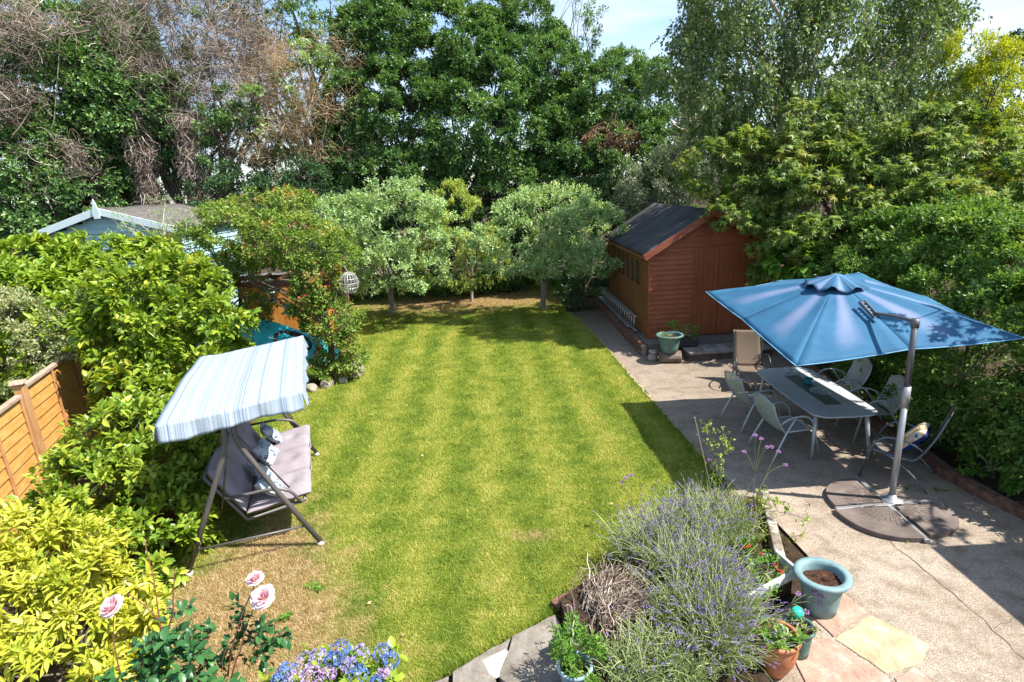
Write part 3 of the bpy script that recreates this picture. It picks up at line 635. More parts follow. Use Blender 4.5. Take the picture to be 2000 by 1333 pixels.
for g in range(8):
    A_, B_ = rim[g], rim[(g+1) % 8]; hp = []
    for i in range(NU+1):
        u_ = i/NU; p = A_.lerp(B_, u_)+Vector((0, 0, -4*u_*(1-u_)*.028)); p += (ctr-p)*(.016*4*u_*(1-u_)); hp.append(p)
    hem.tube(hp, .007, 5)
hem.build('hem', simple('hem_piping', (.14, .36, .55), .7), can, smooth=True)
# frilled vent cap
vt = MB(); UV2 = []
NS = 64; NVt = 7; vs = []
for j in range(NVt+1):
    q = j/NVt
    for i in range(NS+1):
        a = 2*math.pi*i/NS; rr = (.02+.40*q)*(1+.07*abs(math.cos(4*a))**3*q); z = .10-.16*q+.026*math.sin(8*a+.6)*q*q*1.6+.012*math.sin(19*a)*q*q
        vs.append(apex+Vector((rr*math.cos(a)*.92, rr*math.sin(a)*1.0, z-.02))); UV2.append(((a/(math.pi/4)) % 1.0, .1+.5*q))
vt.add(vs, [(j*(NS+1)+i, j*(NS+1)+i+1, (j+1)*(NS+1)+i+1, (j+1)*(NS+1)+i) for j in range(NVt) for i in range(NS)])
vt.build('vent_cap', blue_m, can, smooth=True, uvfn=lambda i: UV2[i], sol=.003)
rb_ = simple('rib_metal', (.10, .10, .11), .4, .5)
for p in rim: MB().tube([apex+Vector((0, 0, -.10)), apex.lerp(p, .97)+Vector((0, 0, -.03))], .011, 6).build('rib', rb_, par)
MB().lathe([(0, -.28), (.05, -.28), (.055, -.12), (.03, -.06), (.0, -.06)], apex, 16).build('hub', rb_, par, smooth=True)
pt = rel((4.595, 6.24, 2.345))
MB().tube([(0, 0, .05), (0, 0, 1.36)], .036, 16).build('pole', silver, par, smooth=True)
MB().tube([(0, 0, 1.30), (0, 0, 1.56)], .046, 16).build('pole_sleeve', silver, par, smooth=True, bevel=0)
MB().tube([(0, 0, 1.50), pt], .033, 16).build('upper_pole', darkmetal, par, smooth=True)
MB().tube([(.0, .03, 1.52), (-.06, .07, 1.53)], .0145, 8).build('knob', darkmetal, par, smooth=True)
MB().tube([pt+Vector((0, 0, -.07)), pt+Vector((0, 0, .03))], .044, 16).build('pole_cap', darkmetal, par, smooth=True)
ae = rel((4.569, 6.950, 2.283)); 
MB().tube(arc(pt+Vector((0, .02, .0)), pt.lerp(ae, .5)+Vector((0, 0, .02)), ae, 6), .022, 10).build('arm', darkmetal, par, smooth=True)
b0 = rel((4.574, 7.220, 2.380)); b1 = rel((4.567, 6.880, 2.246))
brk = MB(); off_ = Vector((.035, 0, 0)); brk.beam(b0-off_, b1-off_, .014, .045); brk.beam(b0+off_, b1+off_, .014, .045)
for k in range(5): brk.tube([b0.lerp(b1, .1+k*.2)-off_, b0.lerp(b1, .1+k*.2)+off_], .008, 6)
brk.build('arm_bracket', darkmetal, par, bevel=.003)
# cross base with three cast slabs
CB = Vector((-.10, -.10, 0))
MB().beam(CB+Vector((.02, .72, .05)), CB+Vector((-.04, -.72, .05)), .055, .04).build('base_bar', silver, par, bevel=.004)
MB().beam(CB+Vector((-.66, -.02, .052)), CB+Vector((.56, .02, .052)), .055, .045).build('base_bar', silver, par, bevel=.004)
MB().lathe([(0, .14), (.045, .14), (.055, .10), (.12, .085), (.13, .07), (0, .07)], (0, 0, 0), 20).build('base_flange', silver, par, smooth=True)
t = NT('cast_slab'); v = t.obj(); slabm = t.done(t.prin(t.ramp(t.noise(3, 6, .65, v), [(.3, (.085, .065, .058)), (.55, (.145, .115, .10)), (.75, (.22, .18, .16))]), .8, 0, t.bump(t.noise(90, 4, .6, v), .3, .004), .3))
for q, (sx_, sy_, Rr) in enumerate(((-1, 1, .60), (-1, -1, .65), (1, -1, .60))):
    poly = [(.05, .05)]
    for i in range(19):
        a = math.pi/2*i/18; e = 2.35; poly.append((.04+Rr*abs(math.cos(a))**(2/e), .04+Rr*abs(math.sin(a))**(2/e)))
    poly = [(CB.x+x*sx_, CB.y+y*sy_) for x, y in poly]
    if sx_*sy_ < 0: poly = poly[::-1]
    sl_ = MB().prism(poly, .015, .075).build('base_slab', slabm, par, bevel=.008)
    rg = MB()
    for a in np.linspace(.12, 1.45, 11):
        for r0_, r1_ in ((.16, .28), (.32, .42)) if int(a*100) % 2 else ((.18, .33), (.37, .47)):
            d = Vector((math.cos(a)*sx_, math.sin(a)*sy_, 0)); rg.beam(CB+d*r0_+Vector((0, 0, .077)), CB+d*r1_+Vector((0, 0, .077)), .014, .007)
    rg.build('moulded_ribs', slabm, sl_)

# ------------------------------------------------------------------ garden table
grey_top = simple('grey_table_top', (.38, .40, .42), .5, 0, .10, 3, .1)
chairframe = simple('chair_frame_paint', (.42, .45, .46), .4, .3, .08, 6, .05)
def meshmat(name, col, sc, hole=.33, rough=.5):
    t = NT(name); v = t.obj(); s = t.n('ShaderNodeSeparateXYZ', {0: v}); fs = []
    for k, o in enumerate(('X', 'Y', 'Z')):
        fs.append(t.math('SINE', t.math('MULTIPLY', s.outputs[k], sc)))
    h = t.math('MULTIPLY', fs[0], t.math('ADD', fs[1], fs[2])); f = t.ramp(h, [(hole, (0, 0, 0)), (hole+.1, (1, 1, 1))])
    p = t.prin(col, rough, .2); tr = t.n('ShaderNodeBsdfTransparent').outputs[0]
    return t.done(t.n('ShaderNodeMixShader', {0: f, 1: p, 2: tr}).outputs[0])
mesh_m = meshmat('perforated_mesh', (.40, .43, .42), 2*math.pi/.020, .8)
meshtop = meshmat('table_mesh', (.10, .11, .12), 2*math.pi/.018, .5)
def rrect(hx, hy, r, n=8, bulge=0):
    P = []
    for cx_, cy_, a0 in ((hx-r, hy-r, 0), (-hx+r, hy-r, 90), (-hx+r, -hy+r, 180), (hx-r, -hy+r, 270)):
        for i in range(n+1):
            a = R(a0+90*i/n); P.append((cx_+r*math.cos(a), cy_+r*math.sin(a)))
    Q = []
    for i, p in enumerate(P):
        Q.append(p); q = P[(i+1) % len(P)]
        if math.hypot(q[0]-p[0], q[1]-p[1]) > .2:
            for k in range(1, 8): Q.append((p[0]+(q[0]-p[0])*k/8, p[1]+(q[1]-p[1])*k/8))
    return [(x*(1+bulge*(1-(y/hy)**2)), y*(1+bulge*.5*(1-(x/hx)**2))) for x, y in Q]
tb = thing('garden_table', 'long grey garden table with rounded corners and perforated centre strip', 'table', (4.68, 8.42, 0), -.01)
MB().prism(rrect(.46, 1.06, .17, 8, .07), .695, .72).build('table_top', grey_top, tb, bevel=.006)
MB().box((0, 0, .7225), (.24, 1.32, .003)).build('centre_strip', meshmat('centre_mesh', (.115, .125, .13), 2*math.pi/.02, 1.2), tb)
for x_, y_ in ((-.36, -.86), (.36, -.86), (-.36, .86), (.36, .86)):
    MB().tube([(x_, y_, .70), (x_*1.16, y_*1.10, 0)], [.034, .020], 12).build('leg', chairframe, tb, smooth=True)
MB().box((0, -.86, .675), (.72, .03, .035)).build('under_frame', chairframe, tb); MB().box((0, .86, .675), (.72, .03, .035)).build('under_frame', chairframe, tb)

def make_chair():
    o = thing('mesh_armchair', 'x', 'chair')
    W, SZ = .245, .43
    # local: faces +Y
    sp_ = [(y, z) for y, z in ((.24, .41), (.22, .432), (.1, .430), (-.08, .418), (-.2, .425))]
    mb = MB(); mb.grid(lambda u, v: ((u-.5)*2*W, .24-v*.44, .435-.018*math.sin(v*math.pi)-.02*max(0, .12-v)/.12-.012*(1-(2*u-1)**2)), 9, 9); mb.build('seat', mesh_m, o, smooth=True)
    def bk(u, v):
        z = .43+v*.50; wv = W*(1+.05*math.sin(v*3))
        if v > .75: wv *= math.sqrt(max(0, 1-((v-.75)/.25)**2*.38))
        x = (u-.5)*2*wv; y = -.21-.20*v-.04*math.sin(v*math.pi)+.035*(2*u-1)**2*(1-.3*v)-.0
        return (x, y-.035, z-.055*(abs(2*u-1)**3)*(v > .99))
    MB().grid(bk, 11, 13).build('backrest', mesh_m, o, smooth=True)
    rimp = [bk(0, v/12) for v in range(13)]+[bk(u/10, 1) for u in range(1, 10)]+[bk(1, v/12) for v in range(12, -1, -1)]
    rimp += [(W*1.0, -.2, .425)]; MB().tube([Vector(p) for p in rimp], .0145, 8).build('back_frame', chairframe, o, smooth=True)
    MB().tube([(-W, -.2, .425), (-W, .2, .432), (-W+.05, .25, .415), (W-.05, .25, .415), (W, .2, .432), (W, -.2, .425)], .0145, 8).build('seat_frame', chairframe, o, smooth=True)
    for s in (-1, 1):
        f_ = [Vector((s*(W+.055), .33, 0))]+arc((s*(W+.04), .22, .50), (s*(W+.035), .17, .665), (s*(W+.035), .02, .665), 5)+arc((s*(W+.03), -.06, .66), (s*(W+.02), -.22, .64), (s*W, -.27, .55), 4)
        MB().tube(f_, .0150, 8).build('arm', chairframe, o, smooth=True)
        MB().tube(arc((s*(W+.02), -.05, .655), (s*(W+.05), -.24, .42), (s*(W+.07), -.42, 0), 6), .0150, 8).build('leg', chairframe, o, smooth=True)
    return o
ch0 = make_chair()
spots = [((4.02, 7.78), -82, 'grey mesh garden armchair on the lawn side, at the near end of the table'),
         ((3.98, 8.85), -80, 'grey mesh armchair on the lawn side of the table, next to the brown sling chair'),
         ((5.48, 8.18), 84, 'grey mesh garden armchair on the hedge side nearest the parasol pole'),
         ((5.52, 9.15), 86, 'grey mesh garden armchair on the hedge side, half hidden under the blue canopy')]
for i, ((x, y), a, lb) in enumerate(spots):
    o = ch0 if i == 0 else copy_tree(ch0); o.location = (x, y, .012); o.rotation_euler = (0, 0, R(a)); tag(o, lb, 'chair', 'grey mesh chairs around the table')
def sling(col, frame, label, loc, rz):
    o = thing('sling_chair', label, 'chair', loc, rz)
    t = NT('sling_'+label[:5]); v = t.obj(); w = t.n('ShaderNodeTexWave', {'Vector': v, 'Scale': 55, 'Distortion': 2.5, 'Detail': 2}, bands_direction='Z').outputs[1]
    m = t.done(t.prin(t.mix(.5, t.ramp(w, [(.2, tuple(c*.8 for c in col)), (.8, tuple(c*1.15 for c in col))]), t.ramp(t.noise(9, 5, .6, v), [(.3, tuple(c*.8 for c in col)), (.7, col)])), .8, 0, t.bump(w, .3, .003), .2))
    W = .26
    def sl_(u, v):
        if v < .42: q = v/.42; y, z = .27-.52*q, .43-.05*q-.02*math.sin(q*3.1)
        else: q = (v-.42)/.58; y, z = -.25-.27*q-.03*math.sin(q*3.1), .38+.66*q
        return ((u-.5)*2*W, y-.012*(1-(2*u-1)**2)*(v > .45), z-.015*(1-(2*u-1)**2))
    MB().grid(lambda u, v: sl_(u, v*.42), 7, 8).build('seat', m, o, smooth=True, sol=.006); MB().grid(lambda u, v: sl_(u, .425+v*.575), 7, 14).build('backrest', m, o, smooth=True, sol=.006)
    for s in (-1, 1):
        MB().tube([(s*W, .30, .415)]+[sl_((s+1)/2, v) for v in np.linspace(0.02, 1, 14)], .013, 8).build('side_rail', frame, o, smooth=True)
        MB().tube([(s*(W+.05), .34, 0)]+arc((s*(W+.045), .24, .46), (s*(W+.04), .16, .66), (s*(W+.04), .0, .655), 5)+arc((s*(W+.04), -.06, .65), (s*(W+.03), -.25, .62), (s*(W+.01), -.34, .52), 4), .0135, 8).build('arm', frame, o, smooth=True)
        MB().tube(arc((s*(W+.035), .10, .42), (s*(W+.05), -.2, .3), (s*(W+.05), -.42, 0), 6), .0135, 8).build('leg', frame, o, smooth=True)
    MB().tube([(-W-.03, .2, .40), (W+.03, .2, .40)], .011, 8).build('cross_bar', frame, o, smooth=True)
    return o
blackfr = simple('black_frame', (.05, .05, .055), .4, .3)
greyfr = simple('blue_grey_frame', (.13, .16, .19), .4, .4)
sling((.16, .118, .085), blackfr, 'brown sling reclining chair with black frame at the far end of the table', (4.60, 10.45, .012), R(180-12))
s2 = sling((.17, .145, .125), greyfr, 'dark taupe sling chair holding a cushion, behind the parasol pole', (5.07, 6.92, .012), R(47))

def pillow(name, label, mat, size, M, cat='cushion', group=None, edge=None):
    w, h, d = size
    def fn(u, v, s):
        a, b = 2*u-1, 2*v-1; e = ((1-a**4)*(1-b**4))**.5; pin = 1-.10*(1-abs(a)**3)*abs(b)**3
        return ((a*w/2)*(1-.07*(1-b*b)*abs(a)**2), (b*h/2)*(1-.07*(1-a*a)*abs(b)**2), s*d/2*(e**.75)+.006*math.sin(9*a+4*b))
    mb = MB(); mb.grid(lambda u, v: fn(u, v, 1), 15, 15); mb.grid(lambda u, v: fn(1-u, v, -1), 15, 15)
    o = mb.build(name, mat, None, smooth=True); o.matrix_world = M
    if label: tag(o, label, cat, group)
    return o
t = NT('printed_cushion_cream'); v = t.obj(); s_ = t.n('ShaderNodeSeparateXYZ', {0: v})
pat = t.ramp(t.noise(9, 3, .5, v), [(.5, (.62, .54, .40)), (.58, (.50, .30, .13)), (.70, (.60, .48, .32))])
blueb = t.ramp(t.noise(16, 2, .5, t.mapv(v, loc=(2, 1, 0))), [(.60, (0, 0, 0)), (.64, (1, 1, 1))])
c = t.mix(t.math('MULTIPLY', blueb, t.math('GREATER_THAN', s_.outputs[1], .05)), pat, (.05, .12, .35, 1)); c = t.mix(t.math('LESS_THAN', s_.outputs[2], -.012), c, (.012, .035, .20, 1))
m_ = t.done(t.prin(c, .85, 0, None, .2))
Mx = Matrix.Translation((5.18, 6.78, .66)) @ Matrix.Rotation(R(38), 4, 'Z') @ Matrix.Rotation(R(180), 4, 'Z') @ Matrix.Rotation(R(66), 4, 'X')
Mx = Matrix.Translation((5.20, 6.80, .62)) @ Matrix.Rotation(R(47+180), 4, 'Z') @ Matrix.Rotation(R(50), 4, 'X')
pillow('cushion', 'cream printed cushion with blue edge leaning in the dark sling chair', m_, (.42, .40, .15), Mx)

# glassware on the table
t = NT('clear_glass'); clg = t.done(t.n('ShaderNodeMixShader', {0: .72, 1: t.prin((.75, .8, .8), .05, 0, None, .9), 2: t.n('ShaderNodeBsdfTransparent', {'Color': (.90, .95, .95, 1)}).outputs[0]}).outputs[0])
t = NT('teal_glass'); tg_ = t.done(t.n('ShaderNodeMixShader', {0: .45, 1: t.prin((.02, .22, .28), .08, 0, None, .8), 2: t.n('ShaderNodeBsdfTransparent', {'Color': (.35, .8, .85, 1)}).outputs[0]}).outputs[0])
for i, (x, y, lb) in enumerate(((4.66, 9.20, 'clear glass tumbler on the table, the one farthest to the left'), (4.75, 9.07, 'clear glass tumbler on the table, the nearest of the three to the teal bowl'), (4.80, 9.22, 'clear glass tumbler on the table, the one farthest to the right'))):
    o = MB().lathe([(0, .004), (.030, .004), (.033, .0), (.038, .11), (.036, .11), (.030, .012), (0, .012)], (0, 0, 0), 20).build('glass_tumbler', clg, None, smooth=True); o.location = (x, y, .7245); tag(o, lb, 'glass', 'glass tumblers on the table')
o = MB().lathe([(0, .0), (.045, .0), (.075, .03), (.080, .06), (.062, .095), (.068, .105), (.064, .107), (.057, .095), (.074, .06), (.068, .03), (0, .010)], (0, 0, 0), 28).build('glass_bowl', tg_, None, smooth=True); o.location = (4.74, 8.62, .7245); tag(o, 'teal glass candle bowl standing in the middle of the table', 'bowl')
o = MB().lathe([(0, .003), (.08, .003), (.14, .016), (.142, .02), (.08, .008), (0, .008)], (0, 0, 0), 28, 1, 1.25).build('glass_dish', clg, None, smooth=True); o.location = (4.74, 8.27, .7245); tag(o, 'clear oval glass dish on the perforated strip of the table', 'dish')

# ------------------------------------------------------------------ swing seat
fr_m = simple('swing_frame_paint', (.115, .105, .105), .42, .25, .12, 5, .1)
capm = simple('pale_foot_cap', (.48, .44, .40), .6)
t = NT('grey_lilac_cushion'); v = t.obj(); cush_m = t.done(t.prin(t.ramp(t.noise(3.5, 5, .6, v), [(.3, (.235, .200, .225)), (.7, (.325, .285, .31))]), .85, 0, t.bump(t.math('ADD', t.noise(7, 4, .6, v), t.math('MULTIPLY', t.noise(260, 2, .5, v), .1)), .35, .03), .25))
t = NT('blue_stripes'); v = t.obj(); s_ = t.n('ShaderNodeSeparateXYZ', {0: v}); xx = t.math('ADD', s_.outputs[0], t.math('MULTIPLY', t.math('GREATER_THAN', s_.outputs[0], .715), s_.outputs[1]))
xv = t.n('ShaderNodeCombineXYZ', {0: xx}).outputs[0]
n1 = t.noise(19, 1, .5, xv); n2 = t.noise(52, 1, .5, t.mapv(xv, loc=(3, 0, 0)))
c = t.ramp(t.math('ADD', t.math('MULTIPLY', n1, .7), t.math('MULTIPLY', n2, .3)), [(.0, (.40, .47, .54)), (.36, (.24, .32, .43)), (.41, (.40, .47, .54)), (.44, (.17, .25, .40)), (.46, (.42, .49, .55)), (.485, (.49, .54, .58)), (.515, (.28, .37, .47)), (.535, (.44, .50, .55)), (.565, (.28, .37, .46)), (.585, (.47, .52, .55)), (.61, (.20, .26, .33)), (.63, (.43, .49, .53))], 'CONSTANT')
pr = t.prin(c, .8, 0, t.bump(t.noise(8, 4, .6, v), .2, .02), .2)
strp_m = t.done(t.n('ShaderNodeMixShader', {0: .22, 1: pr, 2: t.n('ShaderNodeBsdfTranslucent', {'Color': c}).outputs[0]}).outputs[0])
SWL = Vector((-3.56, 7.08, 0)); SWR = R(18.5)
sw = thing('swing_seat', 'garden swing seat with striped blue and white canopy and lilac grey cushions', 'swing seat', SWL, SWR)
HY = 1.28; 
for s in (-1, 1):
    for f in (-1, 1):
        top = Vector((f*.045-.03, s*HY*.99, 1.80)); kn = Vector((f*.05-.03, s*HY*.99, 1.50)); ft = Vector((f*.73, s*HY*1.02, .0))
        pts = [top]+arc(kn+Vector((0, 0, .08)), kn, kn.lerp(ft, .10), 4)+[kn.lerp(ft, .5), ft+Vector((0, 0, .03))]
        MB().tube(pts, .031, 12).build('leg', fr_m, sw, smooth=True)
        MB().tube([ft.lerp(kn, .035), ft+Vector((0, 0, .0))], [.040, .043], 12).build('foot_cap', capm, sw, smooth=True)
    a_ = Vector((-.03-.05, s*HY, 1.5)).lerp(Vector((-.73, s*HY*1.02, 0)), .80); b_ = Vector((.02, s*HY, 1.5)).lerp(Vector((.73, s*HY*1.02, 0)), .80)
    MB().tube([a_, b_], .014, 8).build('spreader', fr_m, sw, smooth=True)
MB().tube([(-.03, -HY, 1.82), (-.03, HY, 1.82)], .026, 10).build('top_bar', fr_m, sw, smooth=True)
MB().tube([(-.60, -HY, .26), (-.60, HY, .26)], .020, 10).build('rear_bar', fr_m, sw, smooth=True)
# canopy
CX, CY, ZT = .73, 1.38, 1.98
def cz(x, y): 
    return ZT-.02+.05*(1-(y/CY)**2)+.09*x-.018*(1-(x/CX)**2)*(math.cos(y*4.4)*.5+.5)+.006*math.sin(7*x+5*y)-.02*(abs(x) < .6)*(abs(y) > 1.0)*math.sin(x*9)*.3
OFF = Vector((.06, -.04, 0))
cm_ = MB(); cm_.grid(lambda u, v: ((2*u-1)*CX+OFF.x, (2*v-1)*CY+OFF.y, cz((2*u-1)*CX, (2*v-1)*CY)), 25, 41)
def val(a, b, n, out, dp):
    def fn(u, v):
        x = a[0]+(b[0]-a[0])*u; y = a[1]+(b[1]-a[1])*u; sc_ = .018*math.sin(u*n*1.0)+.010*math.sin(u*n*2.7); 
        return (x+OFF.x+out[0]*(v*.035+sc_*v), y+OFF.y+out[1]*(v*.035+sc_*v), cz(x, y)-v*(dp+.018*math.sin(u*n*.5)))
    cm_.grid(fn, 41, 7)
val((-CX, -CY), (CX, -CY), 16, (0, -1), .19); val((CX, -CY), (CX, CY), 26, (1, 0), .20); val((CX, CY), (-CX, CY), 16, (0, 1), .17); val((-CX, CY), (-CX, -CY), 26, (-1, 0), .17)
cano = cm_.build('canopy', strp_m, sw, smooth=True, sol=.004)
cf = MB(); zl, zr = cz(-CX, CY)-.05, cz(CX, CY)-.05; cf.tube([(-CX+OFF.x+.05, -CY+OFF.y+.05, zl), (CX+OFF.x-.05, -CY+OFF.y+.05, zr), (CX+OFF.x-.05, CY+OFF.y-.05, zr), (-CX+OFF.x+.05, CY+OFF.y-.05, zl), (-CX+OFF.x+.05, -CY+OFF.y+.05, zl)], .012, 6)
cf.build('canopy_frame', fr_m, sw, smooth=True)
# hanging bench: frame, seat, back
SY0, SY1 = -1.02, 1.20; SC_ = (SY0+SY1)/2; SWd = SY1-SY0
MB().tube([(.60, SY0-.02, .50), (.60, SY1+.02, .50), (-.06, SY1+.02, .40), (-.40, SY1+.02, 1.0), (-.42, SY1+.02, 1.03), (-.42, SY0-.02, 1.03), (-.06, SY0-.02, .40), (.60, SY0-.02, .50)], .020, 8).build('bench_frame', fr_m, sw, smooth=True)
for s, y_ in ((-1, SY0-.05), (1, SY1+.05)):
    MB().tube([(-.25, y_, .74)]+arc((.0, y_, .745), (.42, y_, .78), (.50, y_, .62), 5)+[(.56, y_, .49)], .020, 8).build('armrest', fr_m, sw, smooth=True)
    MB().tube([(-.30, y_, .62), (-.05, y_*1.12, 1.60)], .010, 6).build('hanger', fr_m, sw, smooth=True)
    MB().tube([(.46, y_, .72), (-.0, y_*1.12, 1.60)], .010, 6).build('hanger', fr_m, sw, smooth=True)
def cushion(name, x0, x1, y0, y1, M, th, nb=3, nt_=2):
    nu, nv = 22, 34
    def fn(u, v, s):
        a, b = 2*u-1, 2*v-1; e = ((1-a**6)*(1-b**8))**.5
        tuft = 0
        for i in range(1, nb): tuft -= (.055)*math.exp(-((v-i/nb)*nb/.10)**2*.5)*1.0
        for i in range(nb):
            for j in (1, 2): tuft -= (.035)*math.exp(-(((u-j/3)*9)**2+((v-(i+.5)/nb)*nb*5.5)**2))
        return Vector((x0+(x1-x0)*u, y0+(y1-y0)*v, s*(th/2)*(e**.6)+(tuft*(s > 0))+.004*math.sin(u*17+v*23)))
    mb = MB(); mb.grid(lambda u, v: M @ fn(u, v, 1), nu, nv*2); mb.grid(lambda u, v: M @ fn(1-u, v, -1), nu, nv*2)
    return mb.build(name, cush_m, sw, smooth=True)
tilt = math.atan2(.10, .62)
cushion('seat_cushion', -.02, .74, SY0, SY1, Matrix.Translation((-.04, 0, .47)) @ Matrix.Rotation(-tilt, 4, 'Y'), .14)
cushion('back_cushion', 0, .68, SY0, SY1, Matrix.Translation((-.06, 0, .50)) @ Matrix.Rotation(-R(118), 4, 'Y') @ Matrix.Rotation(0, 4, 'X'), .14)
t = NT('butterfly_print'); v = t.obj(); f1 = t.ramp(t.n('ShaderNodeTexVoronoi', {'Vector': v, 'Scale': 11}).outputs[0], [(.36, (1, 1, 1)), (.42, (0, 0, 0))]); f2 = t.ramp(t.noise(34, 2, .5, v), [(.47, (0, 0, 0)), (.52, (1, 1, 1))])
c = t.mix(t.math('MULTIPLY', f1, f2), t.ramp(t.noise(4, 2, .5, v), [(.4, (.24, .28, .31)), (.6, (.42, .46, .48))]), (.06, .09, .12, 1)); prt_m = t.done(t.prin(c, .85, 0, None, .2))
B = Matrix.Translation(SWL) @ Matrix.Rotation(SWR, 4, 'Z')
pg = 'grey patterned cushions on the swing seat'
for i, (y_, x_, z_, ry, rx, rz, lb) in enumerate(((.80, .10, .68, 48, 0, 10, 'grey white patterned cushion at the far end of the swing seat'), (.20, .07, .67, 50, 4, -14, 'grey patterned cushion, second from the far end of the swing seat'),
    (-.36, .05, .66, 46, 0, 22, 'grey patterned cushion behind the slanting front leg of the swing'), (-.78, .17, .65, 34, -8, -8, 'white patterned cushion nearest the near armrest of the swing seat'))):
    pillow('cushion', lb, prt_m, (.36, .36, .13), B @ Matrix.Translation((x_+.05, y_*1.05, z_+.02)) @ Matrix.Rotation(R(rz), 4, 'Z') @ Matrix.Rotation(R(ry), 4, 'Y') @ Matrix.Rotation(R(rx), 4, 'X'), 'cushion', pg)

# ------------------------------------------------------------------ rose pergola, orange hut, kayak, feeders, cage
pgw = woodmat('pergola_wood', ((.09, .035, .022), (.17, .07, .045), (.25, .13, .09)), (8, 8, 1.5), .8)
pg_ = thing('rose_pergola', 'brown timber garden arch with lattice sides under the climbing rose', 'pergola', (-5.5, 13.2, 0))
def prl(p): return Vector(p)-Vector((-5.5, 13.2, 0))
A0, A1, A2, A3 = (-7.15, 13.9, 0), (-7.3, 15.0, 0), (-4.16, 12.6, 0), (-3.95, 13.7, 0)
for a in (A0, A1, A2, A3):
    lean = .22 if a in (A0, A1) else .0
    MB().beam(prl(a), prl((a[0]+lean, a[1], 2.1)), .085, .085, (0, 1, 0)).build('post', pgw, pg_, bevel=.005)
for a, b in ((A0, A2), (A1, A3)):
    MB().beam(prl((a[0], a[1], 2.12)), prl((b[0]+.2, b[1], 2.22)), .05, .11).build('beam', pgw, pg_, bevel=.004)
for k in range(6):
    p_ = Vector(A0).lerp(Vector(A2), (k+.3)/6); q_ = Vector(A1).lerp(Vector(A3), (k+.3)/6); MB().beam(prl((p_.x, p_.y, 2.2)), prl((q_.x, q_.y, 2.25)), .04, .06).build('rafter', pgw, pg_)
for a, b in ((A0, A1), (A2, A3)):
    for k in range(4): MB().beam(prl((a[0]+.1, a[1], .4+k*.5)), prl((b[0]+.1, b[1], .75+k*.4)), .03, .03).build('lattice_bar', pgw, pg_)
hut = thing('playhouse', 'orange stained timber hut wall seen through the rose arch', 'hut', (-7.15, 15.2, -.1), .08)
orw = woodmat('orange_boards', ((.42, .15, .025), (.60, .25, .045), (.70, .36, .09)), (9, 9, 1.3), .65, 2)
hm = MB()
for i in range(10): hm.box((.11+i*.20, 0, 1.05), (.192, .022, 1.9), .0)
hm.build('front_boards', orw, hut, bevel=.003)
MB().box((2.02, .8, 1.05), (.03, 1.6, 1.9)).build('side_wall', orw, hut); MB().box((0, .8, 1.05), (.03, 1.6, 1.9)).build('side_wall', orw, hut)
MB().box((1.0, .85, 2.04), (2.2, 1.8, .06)).build('roof', greyfelt, hut); MB().box((1.0, -.03, .62), (2.1, .08, .10)).build('base_rail', simple('black_base', (.02, .02, .022), .6), hut)
# kayak
t = NT('turquoise_plastic'); v = t.obj(); turq = t.done(t.prin(t.ramp(t.noise(3, 4, .6, v), [(.3, (.03, .48, .58)), (.7, (.07, .62, .72))]), .38, 0, None, .4))
blk = simple('black_plastic', (.02, .02, .022), .55)
ky = thing('kayak', 'turquoise plastic kayak with black cockpit lying under the rose arch', 'kayak', (-5.455, 13.400, 0.717), R(-28)); 
def hull(u, v):
    s = 2*u-1; w = .40*(1-abs(s)**2.4)**.6+.001; h = .16*(1-abs(s)**4)**.5+.02; a = 2*math.pi*v
    return (s*1.55, w*math.cos(a), h*math.sin(a)*(1.0 if math.sin(a) < 0 else .75)+.22*abs(s)**3)
kb = MB().grid(hull, 40, 25).build('hull', turq, ky, smooth=True)
MB().lathe([(.30, .10), (.33, .155), (.29, .165), (.26, .12), (.0, .09)], (.2, 0, 0), 32, 1.5, .85).build('cockpit_rim', blk, ky, smooth=True); MB().lathe([(0, .125), (.28, .125), (.29, .11)], (.2, 0, 0), 32, 1.5, .85).build('cockpit', blk, ky, smooth=True)
MB().tube([(-.4, -.1, .16), (-.1, -.1, .17)], .012, 6).build('grab_handle', simple('pale_plastic', (.5, .52, .55), .5), ky)
ky.rotation_euler = (R(42), R(20), R(-12))
pd = thing('paddle', 'turquoise paddle blade sticking out at the foot of the rose arch', 'paddle', (-4.582, 13.100, 0.774), .3)
MB().lathe([(0, -.012), (.10, -.008), (.13, 0), (.10, .008), (0, .012)], (0, 0, 0), 20, .75, 1.5).build('blade', turq, pd, smooth=True); MB().tube([(0, .15, 0), (.1, 1.2, -.1)], .014, 8).build('shaft', blk, pd, smooth=True); pd.rotation_euler = (R(50), R(10), R(35))
tp = simple('terracotta_small', (.42, .17, .08), .8)
o = MB().lathe([(0, 0), (.06, 0), (.09, .15), (.10, .15), (.10, .18), (.085, .18), (.06, .03), (0, .03)], (0, 0, 0), 20).build('small_terracotta_pot', tp, None, smooth=True); o.location = (-4.537, 12.950, 0.511); tag(o, 'small terracotta pot half hidden at the foot of the rose arch', 'pot')
clr = simple('clear_plastic', (.55, .6, .62), .15, 0, .1)
fd = thing('bird_feeder', 'hanging bird feeder with clear dome and dark blue tray', 'bird feeder', (-5.868, 14.000, 1.581))
MB().lathe([(.01, .62), (.06, .60), (.13, .54), (.15, .47), (.13, .47), (.06, .55), (0, .58)], (0, 0, 0), 24).build('dome', clr, fd, smooth=True)
MB().lathe([(0, .05), (.055, .05), (.055, .44), (0, .44)], (0, 0, 0), 20).build('tube', simple('seed_tube', (.45, .42, .35), .3), fd, smooth=True)
MB().lathe([(0, .02), (.10, .02), (.105, .05), (.0, .05)], (0, 0, 0), 20).build('tray', simple('navy', (.02, .03, .16), .4), fd, smooth=True); MB().lathe([(0, .28), (.15, .27), (.15, .29), (0, .30)], (0, 0, 0), 20).build('perch_ring', clr, fd, smooth=True)
